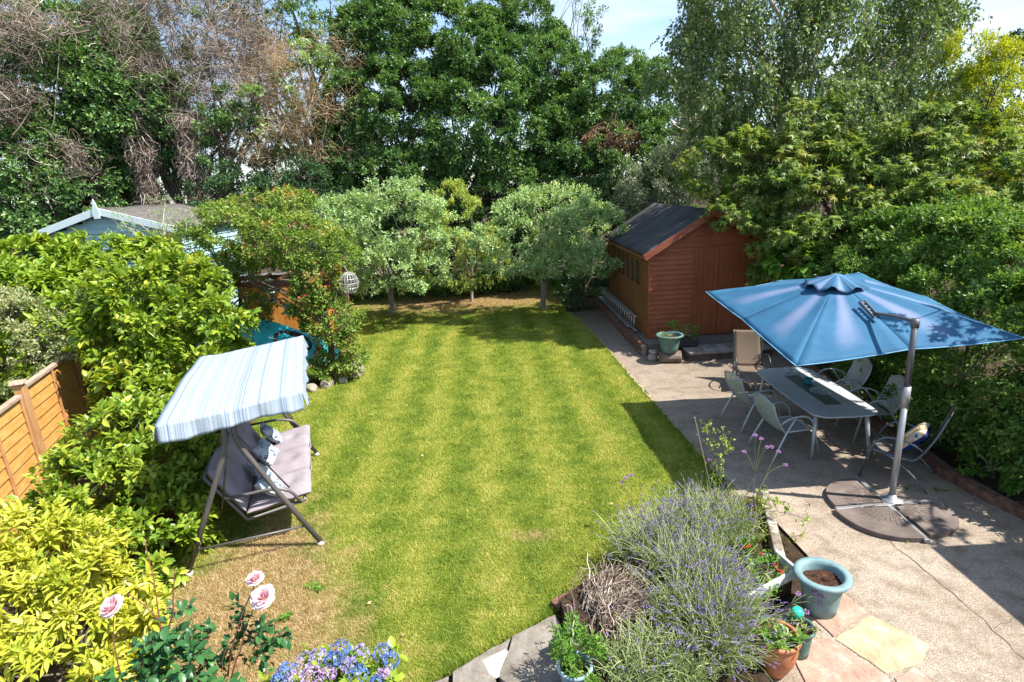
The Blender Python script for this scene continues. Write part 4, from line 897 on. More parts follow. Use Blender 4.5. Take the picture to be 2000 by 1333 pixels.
MB().tube([(0, 0, .62), (0, 0, .95)], .004, 5).build('hook', fr_m, fd)
f2_ = thing('bird_feeder', 'small white hanging bird feeder with a round lid and tray', 'bird feeder', (-5.477, 13.800, 1.342))
wpl = simple('white_plastic', (.62, .66, .66), .4)
MB().lathe([(0, 0), (.15, .0), (.155, .02), (.06, .03), (.075, .16), (.16, .19), (.15, .21), (.03, .25), (0, .25)], (0, 0, 0), 24).build('feeder_body', wpl, f2_, smooth=True); MB().tube([(0, 0, .25), (0, 0, .60)], .004, 5).build('hook', fr_m, f2_)
cg = thing('hanging_cage', 'round grey wire cage feeder hanging beside the climbing rose', 'cage feeder', (-3.543, 12.600, 1.965))
cw = simple('grey_wire', (.38, .38, .37), .5, .3); m_ = MB()
for k in range(9):
    a = math.pi*k/9; m_.tube([(.21*math.cos(a)*math.sin(b), .21*math.sin(a)*math.sin(b), .22+.24*math.cos(b)) for b in np.linspace(-2.6, 2.6, 21)], .008, 5)
for zc, rr in ((.02, .13), (.12, .19), (.22, .21), (.32, .19), (.42, .12)): m_.tube([(rr*math.cos(a), rr*math.sin(a), zc) for a in np.linspace(0, 2*math.pi, 21)], .008, 5)
m_.build('wire_cage', cw, cg); MB().tube(arc((0, 0, .46), (-.05, 0, .7), (-.3, 0, .62), 6)+[(-.38, 0, .4)], .010, 6).build('hanger', cw, cg)
# rocks edging the bed at the foot of the pergola
rockm = slabmat('rock', (.20, .17, .13), (.33, .285, .23), (.44, .39, .32), 6)
def rock(loc, s, label, grp, seed=0, cat='stone'):
    r = np.random.default_rng(seed); bm = MB(); bm.grid(lambda u, v: (math.cos(2*math.pi*u)*math.sin(math.pi*v), math.sin(2*math.pi*u)*math.sin(math.pi*v), math.cos(math.pi*v)), 15, 9)
    V = np.array(bm.v); V *= (1+.16*lump(V, seed, 2.0))[:, None]; V = np.sign(V)*np.abs(V)**.75*np.array(s); bm.v = [tuple(x) for x in V]
    o = bm.build('edging_stone', rockm, None, smooth=True); o.location = loc; o.rotation_euler = (0, 0, r.uniform(0, 3)); return tag(o, label, cat, grp)
RP = [(-4.62, 11.55), (-4.40, 11.72), (-4.12, 11.95), (-3.85, 12.2), (-3.62, 12.5), (-3.66, 12.85), (-3.82, 13.15)]
for i, (x, y) in enumerate(RP): rock((x-.03, y+.05, .06), (.17, .11, .10), 'rough grey edging stone under the rose arch, '+('leftmost of the row', 'second from the left', 'third from the left', 'fourth, middle of the row', 'fifth, just left of the corner', 'at the corner on the lawn', 'farthest back, beyond the corner')[i], 'edging stones under the rose arch', 20+i)
for i, (x, y) in enumerate([(-5.76, 10.08, 0.00)[:2], (-5.31, 9.35, 0.00)[:2], (-5.26, 8.88, 0.00)[:2]]): rock((x, y, .02), (.19, .13, .05), 'flat grey stone on the lawn edge behind the swing, '+('farthest of three', 'middle of three', 'nearest of three')[i], 'flat stones behind the swing', 40+i)

# ------------------------------------------------------------------ pots and bits
def potmat(name, c, c2): 
    t = NT(name); v = t.obj(); return t.done(t.prin(t.ramp(t.noise(6, 6, .65, v), [(.35, c), (.65, c2)]), .62, 0, t.bump(t.noise(40, 4, .6, v), .25, .004), .35))
compost = NT('compost'); v = compost.obj(); compost = compost.done(compost.prin(compost.ramp(compost.noise(22, 6, .75, v), [(.3, (.022, .011, .007)), (.55, (.085, .042, .026)), (.75, (.18, .11, .075))]), .95, 0, compost.bump(compost.noise(38, 6, .7, v), 1, .03), .2))
def pot(name, label, loc, r, h, mat, rimw=.04, base=.7, sq=1.0, belly=0):
    o = thing(name, label, 'plant pot', loc)
    pr_ = [(0, 0), (r*base, 0)]+[(r*(base+(1-base)*q)+belly*math.sin(q*math.pi), h*q) for q in (.2, .4, .6, .8, .88)]+[(r+rimw*.3, h*.88), (r+rimw*.8, h*.90), (r+rimw, h*.945), (r+rimw*.8, h*.99), (r+rimw*.2, h), (r-rimw*.3, h*.985), (r-rimw*.5, h*.9), (r*.93-rimw*.5, h*.72)]
    MB().lathe(pr_, (0, 0, 0), 48).build('pot_body', mat, o, smooth=True)
    def so(u, v):
        a = 2*math.pi*u; q = v*(r*.97-rimw*.4); return (q*math.cos(a), q*math.sin(a), h*.78+.012*math.sin(a*3+q*40)+.02*random.random()*(v < .98))
    MB().grid(so, 33, 9).build('compost', compost, o, smooth=True); return o
bluepot = potmat('blue_green_plastic', (.12, .21, .22), (.21, .31, .32)); greenpot = potmat('sage_plastic', (.065, .13, .11), (.11, .20, .175)); terra = potmat('terracotta', (.36, .12, .05), (.50, .21, .10))
pot('large_pot', 'large blue-green plastic pot of bare compost beside the lavender bed', (*(2.79, 4.54, 0.43)[:2], .03), .20, .40, bluepot, .052, .72)
MB().tube([(0, 0, 0), (.05, .02, .09)], .005, 5)
o = MB().prism([(-.04, -.015), (.04, -.02), (.04, .02), (-.04, .015)], 0, .003).build('plant_label', wpl, None); o.location = (2.99, 4.56, 0.36); o.rotation_euler = (.3, -.3, .6); tag(o, 'small white plant label lying in the big pot', 'plant label')
pot('shed_pot', 'sage green plastic pot with seedlings in front of the timber shed', (3.55, 12.34, .26), .26, .40, greenpot, .045, .66)
tpot = pot('terracotta_pot', 'round terracotta pot of strawberry plants at the bottom of the photo', (*(2.05, 3.87, 0.40)[:2], .03), .165, .37, terra, .022, .55, belly=.035)
pot('small_green_pot', 'small grey-green pot of wilted plants beside the terracotta pot', (*(2.33, 4.04, 0.31)[:2], .03), .115, .28, greenpot, .015, .75)
pot('blue_planter', 'pale blue glazed pot half hidden by leaves at the bottom edge', (.36, 3.78, .0), .13, .30, potmat('glazed_blue', (.16, .30, .38), (.40, .50, .52)), .02, .75)
logw = slabmat('log_end', (.10, .075, .06), (.17, .13, .105), (.25, .21, .18), 6)
o = MB().tube([(-.24, 0, 0), (.24, .02, 0)], [.155, .165], 14).build('log', logw, None, smooth=False, bevel=.01); o.location = (3.56, 12.32, .13); o.rotation_euler = (0, 0, -.2); o.scale = (1, 1, .85); tag(o, 'short dark log lying under the sage green pot', 'log')
rock((3.22, 12.55, .07), (.13, .11, .085), 'lower of two grey stones left of the log by the shed', None, 61); rock((3.25, 12.60, .19), (.12, .10, .05), 'upper of two grey stones left of the log by the shed', None, 62)
tr_ = thing('plant_trough', 'dark trough of bushy green plants on the step by the shed', 'planter', (4.02, 12.86, .22))
MB().box((0, 0, .10), (.62, .24, .20)).build('trough_box', simple('dark_trough', (.035, .032, .03), .7), tr_, bevel=.01)
# pale panel edging of the raised bed, stone ornament, glass bulb
pan = simple('peeling_white_panel', (.50, .56, .56), .6, 0, .3, 12, .5)
bd = thing('raised_bed_edging', 'peeling pale blue-white board edging round the corner of the lavender bed', 'bed edging', (0, 0, 0))
MB().beam((1.98, 4.40, .27), (2.66, 4.76, .27), .035, .09).build('board', pan, bd, bevel=.006); MB().beam((2.66, 4.80, .27), (2.60, 5.05, .27), .03, .09).build('board', pan, bd, bevel=.006)
MB().beam((2.62, 5.0, .15), (3.02, 6.3, .15), .10, .28).build('low_wall', slabmat('white_stone', (.12, .09, .065), (.24, .20, .16), (.60, .56, .50), 9), bd, bevel=.015)
MB().prism([(1.98, 4.42), (2.64, 4.78), (2.62, 5.1), (3.0, 6.3), (2.2, 6.55), (1.5, 6.1), (.93, 5.2), (.33, 4.72), (.36, 4.3), (.45, 3.6), (1.9, 3.6)], .0, .16).build('bed_soil', soil_m, bd)
o = thing('stone_ornament', 'small grey carved stone ornament like a knot on the slab edge', 'ornament', (.33, 4.18, .05))
MB().tube([(.05*math.cos(a)*(1.6+.6*math.cos(3*a)), .05*math.sin(a)*(1.6+.6*math.cos(3*a)), .14+.07*math.sin(2*a)) for a in np.linspace(0, 6.283, 37)], .032, 10).build('knot', slabmat('orn', (.13, .13, .13), (.27, .27, .27), (.45, .45, .45), 20), o, smooth=True); MB().lathe([(0, 0), (.09, 0), (.08, .05), (0, .06)], (0, 0, 0), 16).build('plinth', rockm, o, smooth=True)
gb = thing('watering_globe', 'turquoise glass watering globe stuck in the small pot', 'watering globe', (*(2.35, 4.13, 0.40)[:2], .24))
t = NT('turq_glass'); tgl = t.done(t.prin((.02, .50, .36), .12, 0, None, .8)); MB().lathe([(0, .17), (.035, .165), (.055, .13), (.05, .09), (.02, .06), (.008, .0)], (0, 0, 0), 20).build('bulb', tgl, gb, smooth=True)
o = MB().prism([(-.09, -.02), (.08, -.03), (.10, .02), (-.05, .03)], 0, .16, Matrix.Rotation(.25, 4, 'X')).build('broken_tile', slabmat('marble', (.22, .22, .22), (.45, .45, .45), (.62, .62, .6), 14), None, bevel=.008); o.location = (*(2.29, 4.31, 0.00)[:2], .05); o.location.y += .35; o.location.x -= .02; tag(o, 'pale grey marbled tile piece leaning behind the terracotta pot', 'tile')
# canes
cane = simple('bamboo_cane', (.42, .36, .26), .7)
for (b, tp_, lb) in (((1.92, 18.43, 0.00), (1.98, 18.43, 1.0), 'thin pale stake beside the right-hand apple tree'), ((-2.48, 21.56, 0.00), (-2.40, 21.45, 1.1), 'thin pale stake between the left and middle apple trees'), ((2.50, 6.58, 0.00), (2.097, 6.200, 1.340), 'thin dry cane standing up out of the lavender bed')):
    b = Vector(b); o = MB().tube([(0, 0, 0), Vector(tp_)-b], .012 if b.y > 10 else .006, 6).build('garden_stake', cane, None); o.location = b; tag(o, lb, 'stake')
# rooftop aerial far off to the right
ax_ = thing('tv_aerial', 'distant television aerial above the dark tree at the right edge', 'aerial', (22.341, 26.000, 6.494)); ax_.location.z = 0; hz_ = (22.248, 26.000, 7.006)[2]
MB().tube([(.0, 0, 0), (0, 0, hz_+.4)], .03, 6).build('mast', cw, ax_); m_ = MB(); m_.tube([(-.7, 0, hz_), (.7, 0, hz_)], .02, 5)
for k in range(8): m_.tube([(-.6+k*.17, -.0, hz_-.22), (-.6+k*.17, 0, hz_+.22)], .012, 4)
m_.build('aerial_rods', wpl, ax_)
# leaves fallen on the grass
fl = np.random.default_rng(77)
lm_ = simple('fallen_leaf', (.42, .30, .17), .8, 0, .4)
fp = np.stack([fl.uniform(-3.5, 2.4, 26), fl.uniform(4.2, 13, 26)], 1); fp = fp[inside(fp, LAWN)]
for x, y in fp[:16]:
    a = fl.uniform(0, 6.28); s_ = fl.uniform(.02, .035); o = MB().add([(-s_, 0, .012), (0, -s_*.5, .0), (s_, 0, .010), (0, s_*.5, .014)], [(0, 1, 2), (0, 2, 3)]).build('fallen_leaf', lm_); o.location = (x, y, .03); o.rotation_euler = (0, 0, a); tag(o, 'small dry leaf lying on the lawn', 'leaf', 'dry leaves lying on the lawn')
# ------------------------------------------------------------------ plants: leaf materials
lm_holly = leafmat('holly_leaf', [(0, (.048, .097, .041)), (.35, (.090, .185, .066)), (.7, (.168, .301, .087)), (1, (.360, .467, .179))], .28, .22, .6)
lm_dark = leafmat('dark_evergreen_leaf', [(0, (.022, .054, .025)), (.4, (.040, .097, .040)), (.8, (.082, .157, .054)), (1, (.162, .242, .090))], .3, .2, .6)
lm_light = leafmat('light_green_leaf', [(0, (.05, .12, .02)), (.5, (.10, .20, .035)), (1, (.20, .32, .08))], .4, .4)
lm_apple = leafmat('apple_leaf', [(0, (.151, .269, .104)), (.4, (.280, .420, .175)), (.75, (.491, .632, .327)), (1, (.793, .800, .607))], .5, .25, .4, (.30, .30, .07, 1), .06)
lm_applew = leafmat('yellowing_apple_leaf', [(0, (.169, .274, .063)), (.5, (.358, .443, .105)), (1, (.632, .674, .252))], .5, .3, .4, (.42, .38, .10, 1), .14)
lm_birch = leafmat('birch_leaf', [(0, (.072, .136, .045)), (.5, (.154, .236, .081)), (.85, (.309, .399, .181)), (1, (.580, .652, .435))], .35, .28, .6, (.22, .19, .06, 1), .15)
lm_maple = leafmat('maple_leaf', [(0, (.075, .146, .036)), (.4, (.152, .249, .050)), (.75, (.281, .344, .090)), (1, (.585, .515, .240))], .38, .38, .45, (.30, .29, .05, 1), .16)
lm_hedge = leafmat('privet_leaf', [(0, (.048, .109, .027)), (.4, (.098, .202, .039)), (.75, (.198, .320, .066)), (1, (.437, .504, .131))], .33, .3, .5)
lm_gold = leafmat('golden_leaf', [(0, (.20, .30, .02)), (.5, (.38, .43, .035)), (1, (.56, .55, .09))], .55, .35, .3)
lm_rhodo = leafmat('rhododendron_leaf', [(0, (.086, .174, .014)), (.4, (.186, .298, .025)), (.8, (.331, .422, .046)), (1, (.517, .546, .115))], .32, .3, .5, (.28, .16, .06, 1), .08)
lm_cam = leafmat('camellia_leaf', [(0, (.055, .124, .016)), (.35, (.146, .248, .024)), (.75, (.313, .394, .041)), (1, (.587, .554, .095))], .24, .28, .65)
lm_var = leafmat('variegated_leaf', [(0, (.10, .17, .05)), (.4, (.20, .26, .10)), (.7, (.45, .45, .25)), (1, (.6, .58, .42))], .45, .3, .4)
lm_choi = leafmat('golden_choisya_leaf', [(0, (.221, .300, .024)), (.35, (.386, .420, .036)), (.75, (.552, .540, .072)), (1, (.662, .660, .336))], .42, .32, .45, (.14, .24, .03, 1), .10)
lm_ramb = leafmat('rambling_rose_leaf', [(0, (.062, .138, .022)), (.4, (.138, .237, .037)), (.8, (.300, .375, .075)), (1, (.525, .500, .200))], .38, .33, .45, (.50, .24, .10, 1), .20)
lm_red = leafmat('red_berry', [(0, (.30, .02, .02)), (1, (.50, .10, .06))], .5, .1)
lm_brown = leafmat('dead_brown_leaf', [(0, (.12, .05, .025)), (.5, (.24, .12, .07)), (1, (.36, .22, .15))], .8, .1, .2)
lm_silver = leafmat('silver_leaf', [(0, (.084, .126, .070)), (.5, (.196, .238, .154)), (1, (.476, .518, .406))], .45, .2, .5)
lm_far = leafmat('distant_leaf', [(0, (.02, .05, .03)), (1, (.06, .12, .06))], .6, .2)
lm_fresh = leafmat('fresh_green_leaf', [(0, (.060, .156, .018)), (.5, (.120, .264, .030)), (1, (.264, .408, .072))], .4, .35)
lm_rose = leafmat('rose_leaf', [(0, (.017, .077, .025)), (.5, (.039, .133, .039)), (.85, (.084, .210, .056)), (1, (.224, .364, .140))], .26, .22, .6)
lm_lav = leafmat('lavender_leaf', [(0, (.184, .266, .116)), (.5, (.367, .461, .213)), (1, (.623, .690, .395))], .65, .2, .3)
lm_lavf = leafmat('lavender_flower', [(0, (.10, .07, .22)), (.5, (.20, .15, .36)), (1, (.36, .30, .52))], .7, .2, .2)
def Bl(p, r, ry=None, rz=None): return (p, r, ry or r*.9, rz or r*.85)

# back row, left to right
plant('evergreen_tree', 'dark evergreen tree filling the far left edge behind the pale blue summerhouse', 'tree', (-17.5, 23),
      [Bl((-17.244, 22.000, 5.427), 3.2, 2.2, 3.2), Bl((-15.071, 23.000, 7.885), 2.8, 2.2, 2.8), Bl((-17.977, 24.000, 8.537), 2.6, 2.2, 2.0), Bl((-14.981, 24.000, 9.465), 2.0), Bl((-13.430, 22.500, 7.033), 1.8), Bl((-18.026, 21.000, 3.694), 3.0, 2, 2.6), Bl((-15.957, 21.500, 3.911), 2.2, 2, 2.6)],
      lm_holly, dens=2.8, cr=.55, crn=30, K=6, ln=0.15, wd=.5, nl=26, r0=.2, th=3, seed=11, twr=.05, tw=.16)
plant('broadleaf_tree', 'light green leafy tree rising behind the bare twigs at the top left', 'tree', (-20, 30),
      [Bl((-20.320, 30.000, 13.073), 3.0), Bl((-18.253, 29.000, 11.869), 2.2), Bl((-22.448, 30.000, 12.320), 2.5), Bl((-16.770, 30.000, 13.950), 2.0)], lm_light, dens=1.8, cr=.6, crn=24, K=6, ln=.16, nl=12, r0=.2, th=4, seed=12)
plant('broadleaf_tree', 'light green airy tree against the white cloud, left of the big holly', 'tree', (-9, 30),
      [Bl((-9.827, 29.000, 12.065), 2.5, 2.2, 2.0), Bl((-8.832, 29.000, 10.959), 1.6, 1.5, 1.1), Bl((-10.536, 29.000, 13.336), 2.5), Bl((-9.502, 28.500, 10.039), 1.6, 1.3, 1.2), Bl((-11.467, 28.500, 10.775), 1.4)], lm_light, dens=2, cr=.5, crn=20, K=5, ln=.15, nl=18, r0=.16, th=4, seed=13, twr=.05)
# bare, half dead conifer of tangled grey twigs
def twiggy(name, label, base, blobs, mat, n, ln, seed, leafm, lblobs, nl=24, r0=.16, th=2.0, hang=.35, trad=.011, fans=None):
    o = thing(name, label, 'tree', (*base, 0)); off = (-base[0], -base[1], 0)
    tip, ax, cl, P = sprigs(blobs, 1.6, .7, n, .9, seed, .3, .5, -.0, .6, hang, .7)
    a_ = twigset('twigs', mat, tip, ax, ln, trad, o, seed+1, .45, 6)
    r = np.random.default_rng(seed+5); s = r.integers(0, len(tip), len(tip)*2); b_ = twigset('twigs', mat, tip[s]+r.normal(size=(len(s), 3))*.22, nrm(ax[s]+r.normal(size=(len(s), 3))*.8), ln*.55, trad*.55, o, seed+2, .5, 4)
    s2 = r.integers(0, len(tip), max(30, len(tip)//45)); twigset('branches', mat, tip[s2], nrm(ax[s2]+np.array([0, 0, .5])), ln*1.4, trad*2.2, o, seed+6, .16, 7)
    limbs('trunk', greybark, base, P, nl, r0, seed+3, o, th, stems=4)
    if lblobs:
        t_, x_, c_, _ = sprigs(lblobs, 1.7, .42, 26, .8, seed+7, .1, .3); leaves('crown', leafm, t_, x_, c_, 6, .13, .5, 'small', .15, o, .1, seed+8)
    for ch in o.children: ch.location = off
    return o
twiggy('dead_conifer', 'half dead grey conifer, a dense tangle of bare pale twigs with green tufts', (-12.3, 23.5),
       [Bl((-11.721, 23.500, 9.722), 2.6, 1.8, 1.9), Bl((-10.301, 23.500, 10.164), 2.2, 1.6, 1.6), Bl((-13.149, 23.500, 10.140), 1.9, 1.6, 1.5), Bl((-12.131, 23.000, 7.373), 1.7, 1.4, 1.6), Bl((-10.510, 23.000, 7.821), 1.7, 1.4, 1.6), Bl((-9.390, 23.500, 8.902), 1.3, 1.2, 1.2)],
       deadwood, 20, .9, 31, lm_holly, [Bl((-11.849, 22.600, 8.525), 1.3, .9, .8), Bl((-10.912, 22.000, 7.022), .9, .7, .8), Bl((-12.557, 22.000, 6.240), 1.2, .7, .7), Bl((-13.394, 22.800, 8.812), 1.1, .8, .8), Bl((-9.111, 22.200, 7.293), .8), Bl((-9.613, 22.000, 6.081), 1.2), Bl((-13.862, 22.800, 7.619), 1.6, 1, 1.2), Bl((-10.888, 22.600, 10.472), .7), Bl((-10.391, 21.800, 5.405), 1.0, .7, .8), Bl((-14.477, 22.000, 5.991), 1.6, .9, 1.2), Bl((-15.761, 21.500, 6.721), 1.6, .9, 1.0), Bl((-14.870, 22.000, 8.082), 1.4, .9, 1.0), Bl((-13.440, 22.600, 5.598), 1.5, .8, .9)], nl=30)
twiggy('bare_shrub', 'dry brown twiggy shrub below the green trees at the top left corner', (-18.5, 20.5),
       [Bl((-15.611, 21.000, 9.620), 1.3, 1.0, .7), Bl((-14.713, 21.000, 9.189), 1.0, .9, .6), Bl((-16.291, 20.500, 6.989), 1.0, .8, .8), Bl((-14.990, 20.500, 5.445), .9, .6, .7)], deadwood, 30, .7, 37, None, None, nl=10, r0=.06)
twiggy('bare_shrub', 'tan coloured twiggy shrub between the grey conifer and the big holly', (-8.0, 22.3),
       [Bl((-6.470, 22.300, 7.853), 1.7, 1.2, 1.5), Bl((-7.629, 22.000, 6.846), 1.5, 1.1, 1.3), Bl((-6.262, 22.000, 6.076), 1.4, 1.1, 1.3), Bl((-7.780, 21.800, 5.440), 1.2, 1, 1.0)], tanwood, 32, .6, 41, lm_apple, [Bl((-6.645, 22.000, 8.483), 1.0, .8, .6), Bl((-7.973, 21.600, 7.159), .8, .5, .7)], nl=14, r0=.07, trad=.009)
# three trunks wrapped in hanging dead ivy twigs
for i, (px_, lb) in enumerate((((-14.423, 21.600, 4.187), 'leftmost trunk shrouded in hanging brown dead twigs behind the summerhouse roof'), ((-12.657, 21.400, 4.186), 'middle trunk shrouded in hanging brown dead twigs behind the summerhouse roof'), ((-10.848, 21.200, 3.912), 'rightmost and thickest trunk shrouded in dead twigs, right of the summerhouse roof'))):
    x, y = px_[0], px_[1]; r = np.random.default_rng(50+i); o = thing('dead_tree', lb, 'tree', (x, y, 0), 0, 'tree trunks covered in dead twigs')
    MB().tube([(0, 0, 0), (.1, 0, 2), (-.1-.2*i*.5, .1, 4.2), (.2, .2, 7)], [.20, .16, .13, .07], 8).build('trunk', bark, o, smooth=True)
    n = 1500; z = r.uniform(2.6, 6.8, n); rad = (.30+.22*np.sin(z*1.7+i)**2)*r.uniform(.6, 1.35, n); a = r.uniform(0, 6.28, n)
    tips = np.stack([rad*np.cos(a), rad*np.sin(a), z-.1], 1); axx = nrm(np.stack([np.cos(a)*.7, np.sin(a)*.7, -.9-0*a], 1)+r.normal(size=(n, 3))*.35); twigset('twigs', deadwood, tips, axx, .55, .011, o, 51+i, .5, 5)
plant('understorey_hedge', 'low dark green undergrowth between the summerhouse and the apple trees', 'shrub', (-9.5, 21),
      [Bl((-8.680, 20.500, 3.556), 2.0, 1.4, 1.2), Bl((-7.018, 21.000, 3.796), 1.8, 1.4, 1.4), Bl((-9.669, 21.000, 4.297), 1.3, 1.1, .8), Bl((-7.594, 20.000, 2.479), 2.2, 1.4, 1.5)], lm_dark, dens=3, cr=.4, crn=26, K=6, ln=.10, nl=10, r0=.05, seed=15)
# the big holly in the middle and its neighbours
hb = [Bl((-3.412, 23.000, 6.364), 2.9, 2.2, 2.6), Bl((-0.327, 23.000, 6.015), 2.9, 2.2, 2.6), Bl((-2.318, 24.000, 8.984), 2.6, 2.2, 2.0), Bl((-4.078, 24.000, 9.076), 1.9, 1.9, 1.8), Bl((-0.592, 24.000, 8.352), 2.2, 2, 1.7), Bl((1.339, 23.500, 7.805), 2.0, 1.8, 1.5), Bl((-5.067, 23.000, 5.530), 1.8, 1.6, 2.0), Bl((2.009, 23.000, 5.889), 1.9),
      Bl((-3.951, 22.500, 4.145), 2.6, 1.8, 1.8), Bl((-0.463, 22.500, 3.764), 2.6, 1.8, 1.8), Bl((-3.200, 24.500, 10.744), 1.9, 1.6, 1.2), Bl((-1.254, 24.500, 10.468), 1.8, 1.6, 1.3), Bl((1.060, 24.200, 9.567), 1.2, 1.2, 1.2), Bl((-2.385, 22.500, 1.929), 4.6, 1.6, 2.0)]
plant('holly_tree', 'big dense glossy dark green holly tree in the middle behind the apple trees', 'tree', (-2.5, 24.5), hb, lm_holly, dens=5.5, cr=0.36, crn=36, K=7, ln=0.118, wd=.5, nl=40, r0=0.1, th=2, seed=21, twr=.03, tw=.17, fill=.12)
plant('bay_tree', 'mid green bushy tree between the big holly and the weeping birch', 'tree', (4.3, 23.5),
      [Bl((3.970, 23.000, 6.515), 1.9, 1.7, 1.8), Bl((5.717, 23.000, 6.240), 1.7, 1.5, 1.9), Bl((4.724, 22.000, 4.406), 2.2, 1.6, 1.7), Bl((3.082, 22.500, 4.509), 2.0, 1.6, 1.9), Bl((6.611, 22.000, 5.026), 1.6), Bl((4.789, 23.200, 7.576), 1.2, 1.1, .8), Bl((4.040, 21.500, 1.858), 3.0, 1.4, 2.0)], lm_holly, dens=5.5, cr=0.34, crn=32, K=7, ln=0.11, nl=20, r0=0.07, th=2, seed=22, tw=.15, fill=.12)
plant('airy_tree', 'thin open branched tree rising against the sky above the big holly', 'tree', (2.0, 24.8),
      [Bl((2.516, 24.800, 10.173), 1.5, 1.2, 1.9), Bl((3.078, 24.800, 8.676), 1.0, 1, 1.0)], lm_holly, dens=2.2, cr=.35, crn=7, K=6, ln=.13, nl=34, r0=.06, th=4, seed=23, twr=.8, tw=.2, pd=-.4)
plant('silver_shrub', 'silvery grey leaved shrub overhanging the back of the timber shed', 'shrub', (4.9, 20.5),
      [Bl((5.208, 19.500, 3.663), 1.2, 1, 1.0), Bl((6.048, 19.500, 4.108), 1.1, 1, .9), Bl((4.552, 19.600, 3.367), .7), Bl((6.703, 19.500, 4.716), .9), Bl((6.070, 20.000, 2.411), 1.4, .9, 1.0)], lm_silver, dens=5, cr=.35, crn=26, K=7, ln=.09, wd=.3, nl=14, r0=.05, seed=24, twr=.1, pd=.5)
o = thing('dead_branch', 'patch of dead brown leaves hanging in the bushy tree behind the shed', 'branch', (4.005, 21.200, 4.774))
tp_, ax2, cl2, _ = sprigs([Bl((0, 0, 0), .7, .4, .9), Bl((-.3, -.05, .5), .6, .4, .5)], 5, .3, 20, .9, 61, .2, .4, -.5, .6, .5); leaves('leaves', lm_brown, tp_, ax2, cl2, 5, .12, .35, 'small', .14, o, .3, 62); twigset('twigs', tanwood, tp_, ax2, .5, .009, o, 63)
# distant masses
plant('back_hedge', 'dark evergreen hedge closing the garden behind the apple trees', 'hedge', (-3, 25), [Bl((x, 26.5+.4*math.sin(x), 3.6+.5*math.sin(x*1.7)), 2.6, 1.2, 4.6) for x in np.arange(-26, 20, 3.0)], lm_dark, dens=2.2, cr=.5, crn=22, K=6, ln=0.19, nl=20, r0=.06, seed=25, back=.1)
plant('distant_tree', 'dark distant tree beyond the golden conifer at the right edge', 'tree', (24, 30), [Bl((25.556, 30.000, 7.109), 2.2, 2, 2.2), Bl((25.052, 30.000, 8.523), 1.0, 1, .9), Bl((27.382, 30.000, 7.480), 2.6)], lm_far, dens=1.6, cr=.5, crn=22, K=6, ln=.15, nl=10, r0=.14, th=3, seed=26)

# apples
plant('apple_tree', 'leftmost grey-green apple tree with the widest crown', 'apple tree', (-4.07, 19.45, 0.00),
      [Bl((-4.608, 17.600, 3.019), 1.40, 1.06, 0.88), Bl((-3.239, 17.800, 3.081), 1.66, 1.23, 0.92), Bl((-3.453, 17.400, 1.892), 1.56, 1.06, 0.66), Bl((-5.306, 17.500, 3.368), 0.83, 0.63, 0.59), Bl((-3.274, 17.600, 3.849), 1.04, 0.79, 0.53), Bl((-4.474, 17.300, 2.273), 1.04, 0.79, 0.75)], lm_apple, dens=6, cr=0.3, crn=16, K=8, ln=0.095, wd=.42, nl=22, r0=.085, th=.9, seed=71, tw=.16, twr=.08, upb=.7, group='apple trees at the end of the lawn', trunk=greybark)
plant('apple_tree', 'middle apple tree, smaller and yellowing, between two wider ones', 'apple tree', (-1.39, 20.65, 0.00),
      [Bl((-1.654, 19.200, 2.731), 1.25, 0.97, 0.97), Bl((-1.548, 19.000, 1.733), 1.56, 1.06, 0.88), Bl((-1.754, 19.200, 3.563), 0.83, 0.70, 0.53)], lm_applew, dens=5.5, cr=0.28, crn=16, K=8, ln=.088, wd=.42, nl=16, r0=.06, th=.9, seed=72, tw=.16, twr=.08, upb=.7, group='apple trees at the end of the lawn', trunk=greybark)
plant('apple_tree', 'right-hand grey-green apple tree reaching over the corner of the shed', 'apple tree', (1.14, 18.64, 0.00),
      [Bl((1.125, 17.600, 2.696), 1.66, 1.23, 0.97), Bl((0.166, 17.600, 2.286), 1.14, 0.88, 0.79), Bl((2.175, 17.300, 2.509), 1.25, 0.97, 0.88), Bl((1.388, 17.300, 2.017), 1.15, 0.85, 0.55), Bl((2.624, 16.800, 1.855), 0.62, 0.53, 0.40), Bl((1.456, 17.500, 3.441), 1.14, 0.79, 0.44)], lm_apple, dens=6, cr=0.3, crn=16, K=8, ln=0.095, wd=.42, nl=22, r0=.09, th=1.0, seed=73, tw=.16, twr=.08, upb=.7, group='apple trees at the end of the lawn', trunk=greybark)
# long upright water shoots on the apples
def shoots(tree, blobs, n, seed, m):
    r = np.random.default_rng(seed); tips = []
    for i in range(n):
        b = blobs[r.integers(0, len(blobs))]; c = np.array(b[0]); tips.append(c+np.array([r.normal()*b[1]*.55, r.normal()*b[2]*.4, b[3]*r.uniform(.9, 1.0)]))
    A = np.array(tips); T = A+np.stack([r.normal(size=n)*.10, r.normal(size=n)*.10, r.uniform(.25, .75, n)], 1); B_ = (A+T)/2+r.normal(size=(n, 3))*.03
    tubes('shoots', greybark, bez(A-[0, 0, .4], B_, T, 5), np.tile([.009, .008, .006, .004, .003], (n, 1)), tree)
    q = np.linspace(.25, 1, 5)[None, :, None]; pts = (A[:, None]*(1-q)+T[:, None]*q).reshape(-1, 3); axx = nrm(np.repeat(T-A, 5, 0)); leaves('shoot_leaves', m, pts, axx, np.full(len(pts), .8), 4, .085, .42, 'small', .10, tree, .0, seed+1)
    for ch in list(tree.children)[-2:]: ch.location = -tree.location
aps = [o for o in bpy.data.objects if o.name.startswith('apple_tree')]
shoots(aps[0], [Bl((-3.483, 17.800, 3.705), 1.6, 1.2, .85), Bl((-4.856, 17.600, 3.488), 1.2, 1, .8), Bl((-5.546, 17.500, 3.830), .5)], 90, 74, lm_apple)
